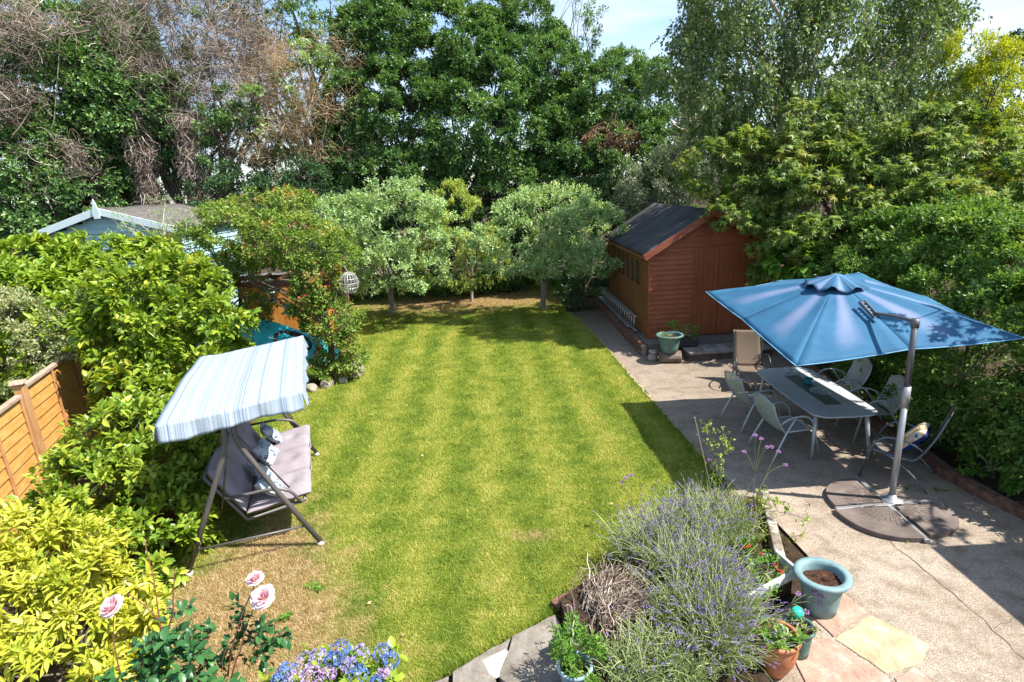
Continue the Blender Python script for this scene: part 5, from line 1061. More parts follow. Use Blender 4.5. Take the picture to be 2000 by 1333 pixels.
shoots(aps[1], [Bl((-1.614, 19.200, 3.227), 1.0, .9, .9)], 34, 75, lm_applew)
shoots(aps[2], [Bl((1.144, 17.600, 3.153), 1.5, 1.2, .9), Bl((2.488, 17.300, 2.794), .9, .8, .8)], 80, 76, lm_apple)
plant('laurel_shrub', 'small dark shrub at the foot of the right-hand apple tree beside the path', 'shrub', (2.5, 18.9), [Bl((2.490, 18.800, 0.500), .8, .7, .6), Bl((2.732, 19.200, 1.116), .9, .7, .6)], lm_dark, dens=6, cr=.25, crn=20, K=6, ln=.09, nl=8, r0=.03, th=.3, seed=77)

# birch: weeping curtains
def birch():
    base = (7.9, 15.3); o = thing('birch_tree', 'tall weeping silver birch above the shed with thin hanging branches', 'tree', (*base, 0)); r = np.random.default_rng(81)
    bl = [Bl((5.815, 14.700, 6.936), 1.36, 1.10, 1.70), Bl((7.428, 15.200, 6.500), 1.70, 1.36, 2.04), Bl((8.939, 15.200, 6.537), 1.70, 1.36, 2.04), Bl((7.858, 15.300, 7.967), 1.87, 1.36, 1.53), Bl((6.108, 14.700, 8.099), 1.53, 1.19, 1.36), Bl((9.947, 14.700, 5.825), 1.87, 1.36, 1.53), Bl((7.521, 14.200, 5.095), 1.87, 1.19, 1.27), Bl((8.821, 13.700, 4.645), 1.70, 1.19, 1.10), Bl((4.746, 14.700, 6.325), 0.77, 0.68, 1.02), Bl((6.272, 14.700, 5.328), 1.10, 0.85, 1.10)]
    tip, ax, cl, P = sprigs(bl, 3.2, .42, 8, 1.0, 82, .3, .6, -.3, .3, .5, .3)
    n = len(tip); ln = r.uniform(.2, .85, n); side = r.normal(size=(n, 3))*.20; side[:, 2] = 0; bot = tip+side; bot[:, 2] -= ln
    tubes('hanging_twigs', bark, bez(tip+np.array([0, 0, .05]), (tip+bot)/2+side*.8, bot, 5), np.tile([.006, .005, .004, .003, .002], (n, 1)), o)
    q = np.linspace(0, 1, 9)[None, :, None]; pts = (tip[:, None]*(1-q)+bot[:, None]*q+side[:, None]*.8*(4*q*(1-q))*.5).reshape(-1, 3); a2 = nrm(np.repeat(bot-tip, 9, 0)+r.normal(size=(n*9, 3))*.3)
    pts = pts+r.normal(size=pts.shape)*.05; leaves('crown', lm_birch, pts, a2, np.repeat(cl, 9), 4, .085, .62, 'small', .10, o, .5, 83, nup=.3)
    limbs('trunk', palebark, base, P, 30, .13, 84, o, 3.5, stems=3)
    # arching bare sprays
    A = np.array([(8.187, 14.700, 6.144)]*10)+r.normal(size=(10, 3))*.5; T = np.array([(11.326, 14.900, 7.463), (10.879, 14.700, 7.002), (10.240, 14.700, 7.251), (9.475, 14.700, 7.612), (11.143, 14.500, 6.617), (4.507, 14.700, 6.112), (4.003, 14.700, 6.920), (4.254, 14.700, 6.463), (5.650, 14.700, 7.806), (11.103, 14.700, 6.329)]); M_ = (A+T)/2+np.array([0, 0, .8]); Pl = bez(A, M_, T, 9)
    tubes('branches', bark, Pl, np.tile(np.linspace(.035, .006, 9), (10, 1)), o, 5); pts = Pl[:, 3:].reshape(-1, 3); pts = np.repeat(pts, 9, 0)+r.normal(size=(len(pts)*9, 3))*np.array([.2, .2, .26])-[0, 0, .2]
    leaves('spray_leaves', lm_birch, pts, nrm(r.normal(size=pts.shape)*.4+[0, 0, -1.]), r.random(len(pts)), 5, .075, .62, 'small', .12, o, .5, 85)
    for ch in o.children: ch.location = (-base[0], -base[1], 0)
birch()
twiggy('fallen_branch', 'bare grey brushwood poking out between the birch and the shed', (5.6, 19), [Bl((6.616, 18.500, 6.223), .8, .5, .4), Bl((5.997, 18.500, 6.111), .6, .4, .25)], deadwood, 26, .8, 91, None, None, nl=5, r0=.03, hang=-.1, trad=.012)
# maple beside the shed
plant('maple_tree', 'broad maple with pointed star-like leaves leaning over the right of the shed', 'tree', (8.2, 13.4),
      [Bl((5.342, 12.900, 3.099), .55, .4, .34), Bl((5.845, 12.800, 2.571), .35, .3, .3), Bl((6.417, 12.600, 2.780), .75, .6, .6), Bl((6.056, 13.200, 3.887), .95, .8, .75), Bl((6.913, 13.000, 3.398), 1.4, 1.1, 1.2), Bl((6.890, 13.800, 4.419), 1.3, 1.1, 1.0), Bl((7.907, 13.200, 3.786), 1.5, 1.2, 1.2), Bl((8.572, 12.600, 3.531), 1.4, 1.1, 1.1), Bl((7.217, 12.400, 2.641), 1.3, 1, .9), Bl((7.932, 11.800, 2.652), 1.2, .9, .9), Bl((9.284, 12.400, 3.703), 1.3, 1.1, 1.2), Bl((5.235, 13.800, 4.168), .9, .8, .7), Bl((9.641, 11.500, 2.985), 1.3, 1, 1.0), Bl((6.303, 12.800, 1.796), .5, .4, .45), Bl((8.426, 11.200, 2.774), 1.1, .9, .8)],
      lm_maple, dens=4.5, cr=.34, crn=16, K=5, ln=0.125, wd=1.0, shape='maple', nl=26, r0=.13, th=1.6, seed=101, tw=.12, t0=1.5, t1=.8, nup=1.3, droop=.35, upb=.1, fill=.15)
plant('golden_conifer', 'bright golden yellow conifer at the right edge of the photo', 'tree', (11.9, 12.8), [Bl((10.267, 12.800, 5.317), .55, .5, .9), Bl((9.874, 13.000, 6.068), .35, .35, .5), Bl((10.197, 12.800, 6.062), .28, .26, .5), Bl((10.825, 12.600, 4.249), .55, .5, .9), Bl((9.717, 13.000, 5.678), .35, .35, .5), Bl((10.670, 12.000, 3.111), .45, .45, .7), Bl((10.886, 12.800, 5.184), .35, .35, .5)], lm_gold, dens=10, cr=.28, crn=26, K=7, ln=.07, wd=.35, nl=12, r0=.08, th=2, seed=102, upb=1.0, tw=.16)
# hedge on the right
plant('privet_hedge', 'tall dark green hedge along the right side of the patio behind the table', 'hedge', (7.6, 9.0),
      [Bl((7.2, 12.0, 1.4), .75, 1.1, 1.5), Bl((7.6, 10.6, 1.6), 1.4, 1.3, 1.5), Bl((7.2, 8.9, 1.4), 1.15, 1.3, 1.45), Bl((6.95, 7.3, 1.2), 1.0, 1.2, 1.25), Bl((7.2, 6.0, 1.0), 1.1, 1.0, 1.1), Bl((6.75, 8.1, .8), .8, 1.0, .8), Bl((7.044, 8.000, 1.297), .7, .7, .6), Bl((7.063, 7.600, 1.788), .6, .7, .6), Bl((7.3, 5.2, .8), .8, .6, .8), Bl((6.8, 9.8, .8), .7, 1.0, .8), Bl((8.4, 9.6, 2.2), 1.4, 1.5, 1.0), Bl((8.4, 8.0, 1.9), 1.4, 1.4, 1.0), Bl((8.5, 6.6, 1.6), 1.3, 1.2, .9), Bl((8.9, 11.4, 2.5), 1.5, 1.4, 1.0), Bl((7.066, 12.400, 1.869), .7, .5, .6), Bl((7.707, 9.400, 2.700), 1.1, .9, .6), Bl((7.555, 8.400, 2.507), .8, .8, .6)],
      lm_hedge, dens=9, cr=.26, crn=34, K=7, ln=0.075, wd=.5, shape='small', nl=12, r0=0.02, th=.5, seed=103, tw=.12, stems=5, fill=.18, back=.2)
plant('hedgerow_tree', 'leafy tree standing beyond the hedge just outside the right edge of the photo', 'tree', (8.6, 6.6), [Bl((7.15, 6.1, 4.6), .55, .5, .35), Bl((8.3, 6.3, 4.6), 1.0, .9, .8), Bl((8.2, 5.2, 4.2), .8, .7, .6)], lm_maple, dens=3.2, cr=.3, crn=9, K=5, ln=.10, wd=1.0, shape='maple', nl=14, r0=.09, th=2.2, seed=109, tw=.12, back=1.0)
plant('leafy_plant', 'bright leafy perennial growing out of the hedge foot behind the sling chair', 'plant', (6.25, 6.75), [Bl((6.18, 6.75, .38), .30, .28, .34), Bl((6.35, 6.5, .25), .25, .25, .25)], lm_fresh, dens=22, cr=.12, crn=8, K=8, ln=.095, wd=.42, shape='oval', nl=8, r0=.012, th=.1, seed=104, trunk=greenstem, smooth=True)
plant('large_leaf_plant', 'broad leaved green plant behind the top of the blue parasol', 'plant', (7.1, 12.0), [Bl((6.546, 11.900, 2.168), .45, .4, .30), Bl((6.103, 12.100, 2.189), .4, .35, .25), Bl((7.030, 11.600, 2.042), .4, .3, .25)], lm_fresh, dens=9, cr=.18, crn=6, K=5, ln=.24, wd=.7, shape='oval', nl=8, r0=.015, th=.3, seed=105, nup=1.2, smooth=True)

# left: rhododendron, variegated shrub, camellias, choisya
plant('rhododendron', 'large light green rhododendron mass beyond the fence on the left', 'shrub', (-10.5, 12.6),
      [Bl((-9.910, 11.500, 2.327), 1.4, 1.2, 1.0), Bl((-9.109, 12.000, 2.398), 1.5, 1.2, 1.0), Bl((-8.350, 12.500, 2.376), 1.4, 1.2, .9), Bl((-8.863, 10.800, 1.905), 1.3, 1.1, .9), Bl((-7.952, 11.200, 1.857), 1.2, 1, .8), Bl((-10.352, 11.000, 2.149), 1.4, 1.2, 1.0), Bl((-8.279, 10.600, 1.311), 1.1, .9, .8), Bl((-7.232, 12.000, 2.069), .9), Bl((-8.954, 10.200, 1.276), 1.3, 1.0, 1.0)],
      lm_rhodo, dens=6, cr=.28, crn=11, K=9, ln=0.175, wd=.36, shape='oval', nl=24, r0=.06, th=.6, seed=111, tw=.07, t0=1.5, t1=.7, stems=4, smooth=True, nup=.5)
plant('variegated_shrub', 'cream edged variegated shrub behind the fence at the left edge', 'shrub', (-9.6, 9.6), [Bl((-7.987, 9.300, 2.160), .8, .7, .55), Bl((-7.677, 9.600, 2.246), .6, .5, .4), Bl((-8.131, 8.800, 1.962), .7, .6, .5), Bl((-8.337, 9.400, 2.420), .6, .5, .4)], lm_var, dens=10, cr=.2, crn=14, K=8, ln=.06, wd=.42, nl=12, r0=.03, th=.3, seed=112, tw=.08)
plant('camellia', 'big glossy green camellia behind the swing canopy, at the end of the fence', 'shrub', (-6.4, 9.6),
      [Bl((-5.870, 9.600, 2.569), .95, .8, .6), Bl((-5.841, 9.200, 2.147), .9, .8, .7), Bl((-5.434, 9.400, 2.055), .9, .7, .7), Bl((-5.831, 8.900, 1.578), .6, .6, .6), Bl((-5.670, 8.800, 1.366), 1.0, .8, .8), Bl((-5.228, 9.200, 1.535), .6, .5, .6), Bl((-5.437, 8.200, 0.955), .6, .6, .7), Bl((-6.911, 9.800, 2.409), .6)],
      lm_cam, dens=9, cr=.22, crn=9, K=7, ln=0.145, wd=.52, shape='oval', nl=18, r0=.05, th=.4, seed=113, tw=.13, smooth=True, nup=.8, stems=4)
plant('laurel', 'glossy green laurel bush between the orange fence and the swing seat', 'shrub', (-5.4, 6.6),
      [Bl((-5.475, 6.700, 0.739), .42, .4, .35), Bl((-5.001, 6.800, 1.058), .7, .6, .55), Bl((-4.567, 6.600, 0.845), .65, .6, .5), Bl((-5.188, 6.100, 0.714), .45, .4, .4), Bl((-4.711, 6.000, 0.778), .7, .6, .5), Bl((-4.286, 6.200, 0.489), .5, .5, .45), Bl((-4.799, 7.400, 1.101), .6, .5, .5), Bl((-4.687, 5.600, 0.504), .55, .5, .4), Bl((-4.643, 7.600, 0.803), .4, .5, .45), Bl((-4.209, 5.600, 0.340), .45, .4, .4)],
      lm_cam, dens=13, cr=.19, crn=9, K=7, ln=0.118, wd=.48, shape='oval', nl=20, r0=.03, th=.2, seed=114, tw=.13, smooth=True, nup=.8, stems=6)
plant('golden_choisya', 'bright yellow leaved shrub filling the bottom left corner', 'shrub', (-3.9, 4.1),
      [Bl((-4.321, 4.300, 0.953), .62, .55, .42), Bl((-3.741, 4.000, 0.880), .48, .45, .36), Bl((-4.042, 3.700, 0.803), .6, .5, .40), Bl((-3.414, 3.500, 0.813), .55, .5, .35), Bl((-4.670, 4.600, 1.232), .38, .35, .25), Bl((-3.428, 4.000, 0.680), .26, .25, .24), Bl((-4.325, 4.500, 1.012), .45, .4, .3), Bl((-3.664, 4.400, 0.883), .15, .14, .15), Bl((-4.584, 4.000, 0.963), .6, .5, .45)],
      lm_choi, dens=24, cr=.13, crn=8, K=9, ln=0.098, wd=.30, shape='oval', nl=22, r0=.018, th=.15, seed=115, tw=.045, t0=1.5, t1=.5, smooth=True, stems=6, nup=.6)
plant('wispy_tree', 'thin wispy small tree in front of the pale blue summerhouse gable', 'tree', (-7.904, 13.600, 3.272)[:2], [Bl((-8.133, 13.600, 3.755), .75, .5, .35), Bl((-8.746, 13.600, 3.673), .5, .4, .25), Bl((-7.845, 13.800, 3.963), .55, .4, .25)], lm_apple, dens=7, cr=.2, crn=10, K=5, ln=.045, wd=.3, nl=16, r0=.022, th=2.6, seed=116, trunk=palebark, twr=.3, tw=.1)
# climbing rose over the pergola
rb2 = [Bl((-6.196, 13.600, 3.294), 1.0, .8, .5), Bl((-5.069, 13.400, 3.131), 1.0, .8, .55), Bl((-4.266, 13.000, 2.894), .75, .7, .5), Bl((-7.120, 13.600, 2.869), 1.0, .7, .6), Bl((-7.077, 14.200, 2.028), .8, .6, .7), Bl((-6.843, 13.800, 3.553), .7, .5, .4), Bl((-4.226, 12.700, 2.126), .45, .5, .5), Bl((-4.023, 12.600, 1.311), .52, .45, .45), Bl((-3.858, 12.500, 0.605), .40, .4, .35), Bl((-4.266, 12.800, 2.459), .45, .5, .4), Bl((-7.146, 13.700, 2.368), .5, .5, .4), Bl((-5.703, 14.400, 3.818), 1.0, .7, .45), Bl((-4.581, 12.700, 1.677), .3, .35, .4), Bl((-4.140, 12.500, 0.254), .35, .35, .25)]
rr_ = plant('climbing_rose', 'rambling rose with red hips covering the garden arch', 'rose', (-4.14, 12.59, 0.00), rb2, lm_ramb, dens=16, cr=.24, crn=12, K=7, ln=0.078, wd=.55, nl=26, r0=.03, th=1.2, seed=117, twr=.2, tw=.14, t0=1.5, t1=.6)
tp_, ax2, cl2, _ = sprigs(rb2[:8]+[Bl((-5.113, 14.200, 3.915), .5, .4, .3)], .9, .16, 9, .9, 118, 0, .2); sel = np.random.default_rng(9).permutation(len(tp_))[:60]
for q in sel:
    h_ = leaves('rose_hip', lm_red, tp_[q:q+1]+ax2[q:q+1]*.07+np.array([0, -.04, .02]), ax2[q:q+1], cl2[q:q+1], 4, .042, .9, 'small', .04, rr_, .2, 119+int(q)); h_.location = -rr_.location
plant('red_berried_shrub', 'small shrub with red berries below the summerhouse barge board', 'shrub', (-7.934, 13.200, 2.787)[:2], [Bl((-7.804, 13.200, 3.223), .35, .3, .25)], leafmat('reddish_leaf', [(0, (.10, .12, .03)), (.6, (.22, .16, .05)), (1, (.42, .06, .05))], .4, .3), dens=16, cr=.15, crn=8, K=6, ln=.05, nl=8, r0=.015, th=2.2, seed=120)
plant('acer', 'small feathery green acer in front of the kayak, behind the swing canopy', 'shrub', (-6.113, 12.600, 0.648)[:2], [Bl((-6.252, 12.600, 0.533), .55, .4, .35), Bl((-6.077, 13.400, 1.429), .32, .3, .30), Bl((-5.714, 13.600, 1.867), .3, .2, .2)], leafmat('acer_leaf', [(0, (.03, .09, .02)), (.6, (.09, .20, .03)), (1, (.22, .30, .05))], .5, .4), dens=12, cr=.2, crn=9, K=5, ln=.06, wd=1.0, shape='maple', nl=8, r0=.012, th=.6, seed=121, nup=1.2)
plant('bed_plants', 'low mixed plants in the bed at the foot of the rose arch', 'plants', (-4.4, 12.6), [Bl((-4.5, 12.2, .25), .5, .4, .3), Bl((-4.0, 12.5, .2), .35, .4, .25), Bl((-5.0, 11.8, .3), .5, .4, .35), Bl((-4.5, 13.4, .3), .6, .5, .3), Bl((-5.4, 11.2, .3), .4, .6, .35)], lm_ramb, dens=10, cr=.15, crn=10, K=6, ln=.055, nl=10, r0=.01, th=.1, seed=122, trunk=greenstem)
# plants in the trough and the shed pot
plant('trough_plant', 'bushy small leaved green plants growing in the dark trough', 'plant', (4.02, 12.86, .42), [Bl((4.0, 12.86, .55), .34, .16, .20), Bl((3.8, 12.9, .58), .2, .14, .2), Bl((4.22, 12.86, .52), .2, .14, .16)], lm_fresh, dens=26, cr=.09, crn=10, K=6, ln=.035, nl=12, r0=.006, th=.05, seed=123, trunk=greenstem)
plant('seedling', 'few small green seedlings growing in the sage green pot', 'plant', (3.52, 12.34, .57), [Bl((3.50, 12.36, .66), .13, .1, .06)], lm_fresh, dens=40, cr=.05, crn=4, K=5, ln=.045, nl=6, r0=.004, th=.03, seed=124, trunk=greenstem)
plant('strawberry_plant', 'bright green strawberry leaves filling the terracotta pot', 'plant', (2.07, 3.91, 0.36), [Bl((2.04, 3.85, 0.42), .15, .15, .05), Bl((2.02, 3.98, 0.45), .07, .07, .06)], lm_fresh, dens=90, cr=.04, crn=5, K=4, ln=.04, wd=.75, shape='oval', nl=10, r0=.003, th=.03, seed=125, trunk=greenstem, smooth=True, nup=1.3)
plant('wilted_plant', 'half wilted yellowish plants in the small grey-green pot', 'plant', (2.37, 4.09, 0.26), [Bl((2.32, 4.01, 0.34), .12, .11, .06)], leafmat('wilted_leaf', [(0, (.10, .13, .03)), (.6, (.20, .20, .06)), (1, (.45, .36, .14))], .6, .3), dens=80, cr=.035, crn=5, K=4, ln=.032, nl=8, r0=.003, th=.03, seed=126, trunk=greenstem)
plant('salvia', 'bright green plant with purple spikes in the pale blue pot', 'plant', (.36, 3.78, .2), [Bl((.36, 3.82, .42), .18, .2, .18), Bl((.48, 3.7, .38), .16, .16, .16), Bl((.34, 4.0, .35), .12, .12, .14)], lm_fresh, dens=60, cr=.06, crn=7, K=6, ln=.055, wd=.28, shape='oval', nl=14, r0=.004, th=.1, seed=127, trunk=greenstem, smooth=True, upb=.9)

# ------------------------------------------------------------------ lavender
def lavender(label, centres, n, seed, tall=(.35, .62), spread=.75, flow=.35, lean=(0, 0, 0)):
    r = np.random.default_rng(seed); cs = np.array(centres); o = thing('lavender_bush', label, 'lavender', (cs[0][0], cs[0][1], .15), 0, 'lavender bushes in the raised bed'); ol = np.array(o.location)
    i = r.integers(0, len(cs), n); A = cs[i, :3]+r.normal(size=(n, 3))*np.array([.10, .10, .0]); 
    dxy = r.normal(size=(n, 2))*spread; h = r.uniform(*tall, n); D = nrm(np.stack([dxy[:, 0]+lean[0], dxy[:, 1]+lean[1], np.full(n, 1.0)], 1)); T = A+D*h[:, None]; M_ = (A+T)/2+np.stack([-dxy[:, 0]*.05, -dxy[:, 1]*.05, np.full(n, .11)], 1)
    tubes('stems', greenstem, bez(A, M_, T, 6)-ol, np.tile([.0034, .0031, .0028, .0025, .0022, .002], (n, 1)), o)
    s = r.random(n) < flow; m = s.sum(); dd = nrm(T-M_)[s]
    leaves('flower_spikes', lm_lavf, T[s]-ol+dd*.035, dd, r.random(m), 14, .011, .85, 'small', .055, o, .0, seed+1, 1.2, .5)
    # grey-green narrow leaves up the stems
    q = r.uniform(.05, .65, (n, 4, 1)); pts = (A[:, None]*(1-q)+T[:, None]*q+np.array([0, 0, .05])*(4*q*(1-q))).reshape(-1, 3); leaves('leaves', lm_lav, pts-ol, nrm(np.repeat(D, 4, 0)+r.normal(size=(n*4, 3))*.3), r.random(n*4), 4, .048, .10, 'small', .06, o, .0, seed+2, .9, .3)
    return o
BZ = .15
lavender('large lavender bush leaning over the raised bed, its purple spikes nearest the pots', [(1.6, 4.6, BZ), (1.72, 4.25, BZ), (1.4, 4.25, BZ), (1.55, 3.95, BZ), (1.45, 4.85, BZ), (1.75, 4.75, BZ)], 1900, 131, (.34, .62), .60, .52, (.30, -.22))
lavender('tall upright lavender at the far side of the bed against the lawn', [(1.75, 5.55, BZ), (2.05, 5.7, BZ), (2.3, 5.5, BZ), (1.5, 5.3, BZ), (1.95, 5.25, BZ), (1.25, 5.15, BZ)], 1500, 132, (.34, .60), .48, .5, (-.05, .15))
lavender('spent greyish lavender with few flowers beside the brown woody stems', [(1.05, 3.95, BZ), (.8, 3.75, BZ), (1.2, 3.7, BZ)], 600, 133, (.22, .42), .6, .15, (.15, .0))
# woody brown stems
o = thing('woody_stems', 'brown dead woody lavender stems arching over the near side of the bed', 'stems', (.75, 4.5, .15)); r = np.random.default_rng(141); n = 330
A = np.stack([r.normal(.80, .10, n), r.normal(4.45, .14, n), np.full(n, .14)], 1); D = np.stack([r.uniform(-.15, .55, n), r.uniform(-.1, .5, n), r.uniform(.02, .22, n)], 1); T = A+D; M_ = A+D*.3+np.array([-.04, .05, .16]); P_ = bez(A, M_, T, 7)-np.array(o.location)
P_[:, 1:-1] += r.normal(size=(n, 5, 3))*.012
tubes('stems', deadwood, P_, np.tile(np.linspace(.009, .0032, 7), (n, 1)), o, 4)
n = 500; tips = np.stack([r.normal(1.0, .22, n), r.normal(4.55, .22, n), r.uniform(.16, .42, n)], 1)-np.array(o.location); twigset('twigs', deadwood, tips, nrm(r.normal(size=(n, 3))+[.3, .3, .3]), .14, .0022, o, 142)
# bed fillers: geranium and weeds
plant('geranium', 'low bright green bedding plants with red flowers in the bed corner', 'plant', (2.38, 4.85, .15), [Bl((2.36, 4.82, .24), .20, .24, .09), Bl((2.2, 4.62, .22), .16, .14, .08), Bl((2.42, 5.2, .22), .16, .2, .08)], lm_fresh, dens=60, cr=.06, crn=6, K=6, ln=.042, wd=.5, nl=10, r0=.003, th=.03, seed=151, trunk=greenstem, nup=1.2)
plant('bed_weeds', 'yellowish low plants between the lavender and the low white wall', 'plants', (2.4, 5.7, .15), [Bl((2.5, 5.6, .22), .28, .35, .10), Bl((2.3, 6.1, .22), .4, .2, .12), Bl((2.7, 6.0, .25), .16, .25, .12), Bl((1.7, 5.9, .15), .4, .2, .10)], leafmat('weed_leaf', [(0, (.07, .13, .02)), (.5, (.18, .24, .04)), (1, (.42, .38, .10))], .5, .35), dens=30, cr=.07, crn=8, K=6, ln=.038, nl=10, r0=.003, th=.03, seed=152, trunk=greenstem)
fgeo = leafmat('red_petal', [(0, (.45, .02, .03)), (1, (.65, .08, .08))], .5, .3)
o = thing('red_geranium_flower', 'few small red flowers among the bedding plants in the bed corner', 'flower', (2.38, 4.9, .33)); r = np.random.default_rng(153); t_ = np.stack([r.uniform(-.12, .12, 6), r.uniform(-.25, .25, 6), r.uniform(-.03, .05, 6)], 1); leaves('petals', fgeo, t_, np.tile([[0, 0, 1.]], (6, 1)), r.random(6), 9, .022, .9, 'small', .01, o, 0, 154, 1.4, .6)
# leggy rose arching over the low wall, and the tall leafy stem
def wand(name, label, cat, pts, mat, K, ln, wd, n, stemr=.006, seed=1, stemmat=None, shape='oval', spread=.07, tail=None):
    o = thing(name, label, cat, pts[0][0]); r = np.random.default_rng(seed); ol = np.array(pts[0][0]); mb = MB(); PP = []
    for pl_ in pts:
        a = [Vector(p)-Vector(ol) for p in pl_]; c_ = []
        for i in range(len(a)-1):
            for k in range(5): c_.append(a[i].lerp(a[i+1], k/5)+Vector((0, 0, .02*math.sin(k/5*math.pi))))
        c_.append(a[-1]); mb.tube(c_, [stemr*(1-.6*i/len(c_)) for i in range(len(c_))], 6); PP.append(np.array(c_))
    mb.build('stems', stemmat or bark, o, smooth=True)
    if n:
        P_ = np.concatenate([p[len(p)//4:] for p in PP]); P_ = P_[r.integers(0, len(P_), n)]+r.normal(size=(n, 3))*spread; leaves('leaves', mat, P_, nrm(r.normal(size=(n, 3))*.8+[0, 0, .6]), r.random(n), K, ln, wd, shape, .03, o, .15, seed+1, 1.5, .8, 1.0, smooth=True)
    return o
W_ = lambda *a: list(a)
wand('arching_rose', 'green leaved rose stems arching from the bed over the low white wall', 'rose', [[(2.5, 5.5, .2), (2.75, 5.6, .6), (2.866, 5.600, 0.404), (3.223, 5.500, 0.316)], [(2.5, 5.5, .2), (2.7, 5.7, .7), (2.731, 5.700, 0.514), (3.092, 5.600, 0.455)], [(2.4, 5.4, .2), (2.409, 5.600, 0.369), (2.537, 5.800, 0.566)], [(2.4, 5.6, .2), (2.731, 5.500, 0.021), (3.119, 5.400, 0.260)]], lm_cam, 4, .038, .62, 55, .005, 161, simple('dark_red_stem', (.10, .04, .03), .6), spread=.035)
wand('climber', 'tall thin leafy stem with rounded yellow green leaves rising at the lawn corner', 'plant', [[(2.35, 6.1, .15), (2.312, 6.000, 0.666), (2.234, 6.000, 1.130), (2.137, 6.000, 1.360)], [(2.35, 6.1, .15), (2.369, 6.000, 0.729), (2.445, 6.000, 1.053), (2.347, 6.000, 1.251)]], leafmat('lime_leaf', [(0, (.10, .18, .02)), (1, (.34, .38, .07))], .4, .35), 4, .036, .7, 62, .004, 162, greenstem, spread=.04)
verb = leafmat('verbena_flower', [(0, (.30, .12, .42)), (1, (.58, .36, .68))], .7, .2)
def verbena(label, stem_pts, heads, seed):
    o = wand('verbena', label, 'flower', stem_pts, None, 0, 0, 0, 0, .0035, seed, greenstem); ol = np.array(o.location); H_ = np.array(heads)-ol; r = np.random.default_rng(seed)
    for h in H_:
        t_ = h+sph(40, r)*np.array([.022, .022, .013]); leaves('flower_head', verb, t_, nrm(t_-h+[0, 0, .02]), r.random(40), 4, .009, .9, 'small', .004, o, 0, seed+1)
    return o
v0 = (2.758, 6.000, 0.230); v1 = (2.809, 6.100, 0.614); v2 = (2.765, 6.100, 0.852)
H1 = [(2.780, 6.100, 1.115), (2.902, 6.200, 1.014), (2.935, 6.100, 0.954), (3.008, 6.150, 0.925), (2.659, 6.100, 0.912), (3.123, 6.200, 0.833), (3.216, 6.200, 0.651), (2.250, 6.100, 0.831)]
verbena('tall purple verbena with small flower heads above the patio shade', [[(2.62, 6.0, .15), v0, v1, H1[0]], [v1, (2.826, 6.100, 0.848), H1[1]], [v1, (2.885, 6.100, 0.878), H1[3]], [v1, (2.704, 6.100, 0.856), H1[4]], [v0, (2.961, 6.100, 0.638), H1[5]], [v0, (2.987, 6.150, 0.575), H1[6]], [v0, (2.538, 6.100, 0.529), H1[7]], [v1, (2.877, 6.100, 0.911), H1[2]]], H1, 171)
H2 = [(1.239, 6.000, 0.714), (1.197, 6.000, 0.656), (1.300, 6.000, 0.743)]; verbena('pale verbena flower heads standing out over the lawn left of the lavender', [[(1.5, 5.3, .15), (1.296, 5.900, 0.318), H2[0]], [(1.296, 5.900, 0.318), H2[1]], [(1.296, 5.900, 0.318), H2[2]]], H2, 172)
H3 = [(2.683, 4.350, 0.256), (2.641, 4.400, 0.345), (2.529, 4.300, 0.214), (2.676, 4.350, 0.329), (2.501, 4.400, 0.327)]; verbena('purple verbena leaning across the front of the big blue-green pot', [[(2.5, 4.25, .25), (2.410, 4.350, 0.263), H3[0]], [(2.410, 4.350, 0.263), H3[1]], [(2.410, 4.350, 0.263), H3[2]], [(2.547, 4.350, 0.310), H3[3]], [(2.410, 4.350, 0.263), H3[4]]], H3, 173)
sp3 = [((0.206, 4.100, 0.440)), ((0.352, 4.200, 0.503)), ((0.415, 4.200, 0.525)), ((0.332, 3.700, 0.267))]
o = thing('purple_spikes', 'thin magenta purple flower spikes above the pale blue pot', 'flower', (.36, 3.9, .3)); ol = np.array(o.location); mb = MB()
for q in sp3: mb.tube(arc((0, 0, 0), (Vector(q)-Vector(ol))*.5+Vector((0, 0, .06)), Vector(q)-Vector(ol), 5), .0022, 5)
mb.build('stems', greenstem, o); q = np.repeat(np.array(sp3)-ol, 8, 0)+np.tile(np.linspace(-.055, .0, 8)[:, None]*[0, 0, 1.], (4, 1)); leaves('spikes', leafmat('magenta_petal', [(0, (.28, .04, .35)), (1, (.50, .14, .55))], .6, .2), q, np.tile([[0, 0, 1.]], (32, 1)), rng.random(32), 6, .012, .7, 'small', .005, o, 0, 175)

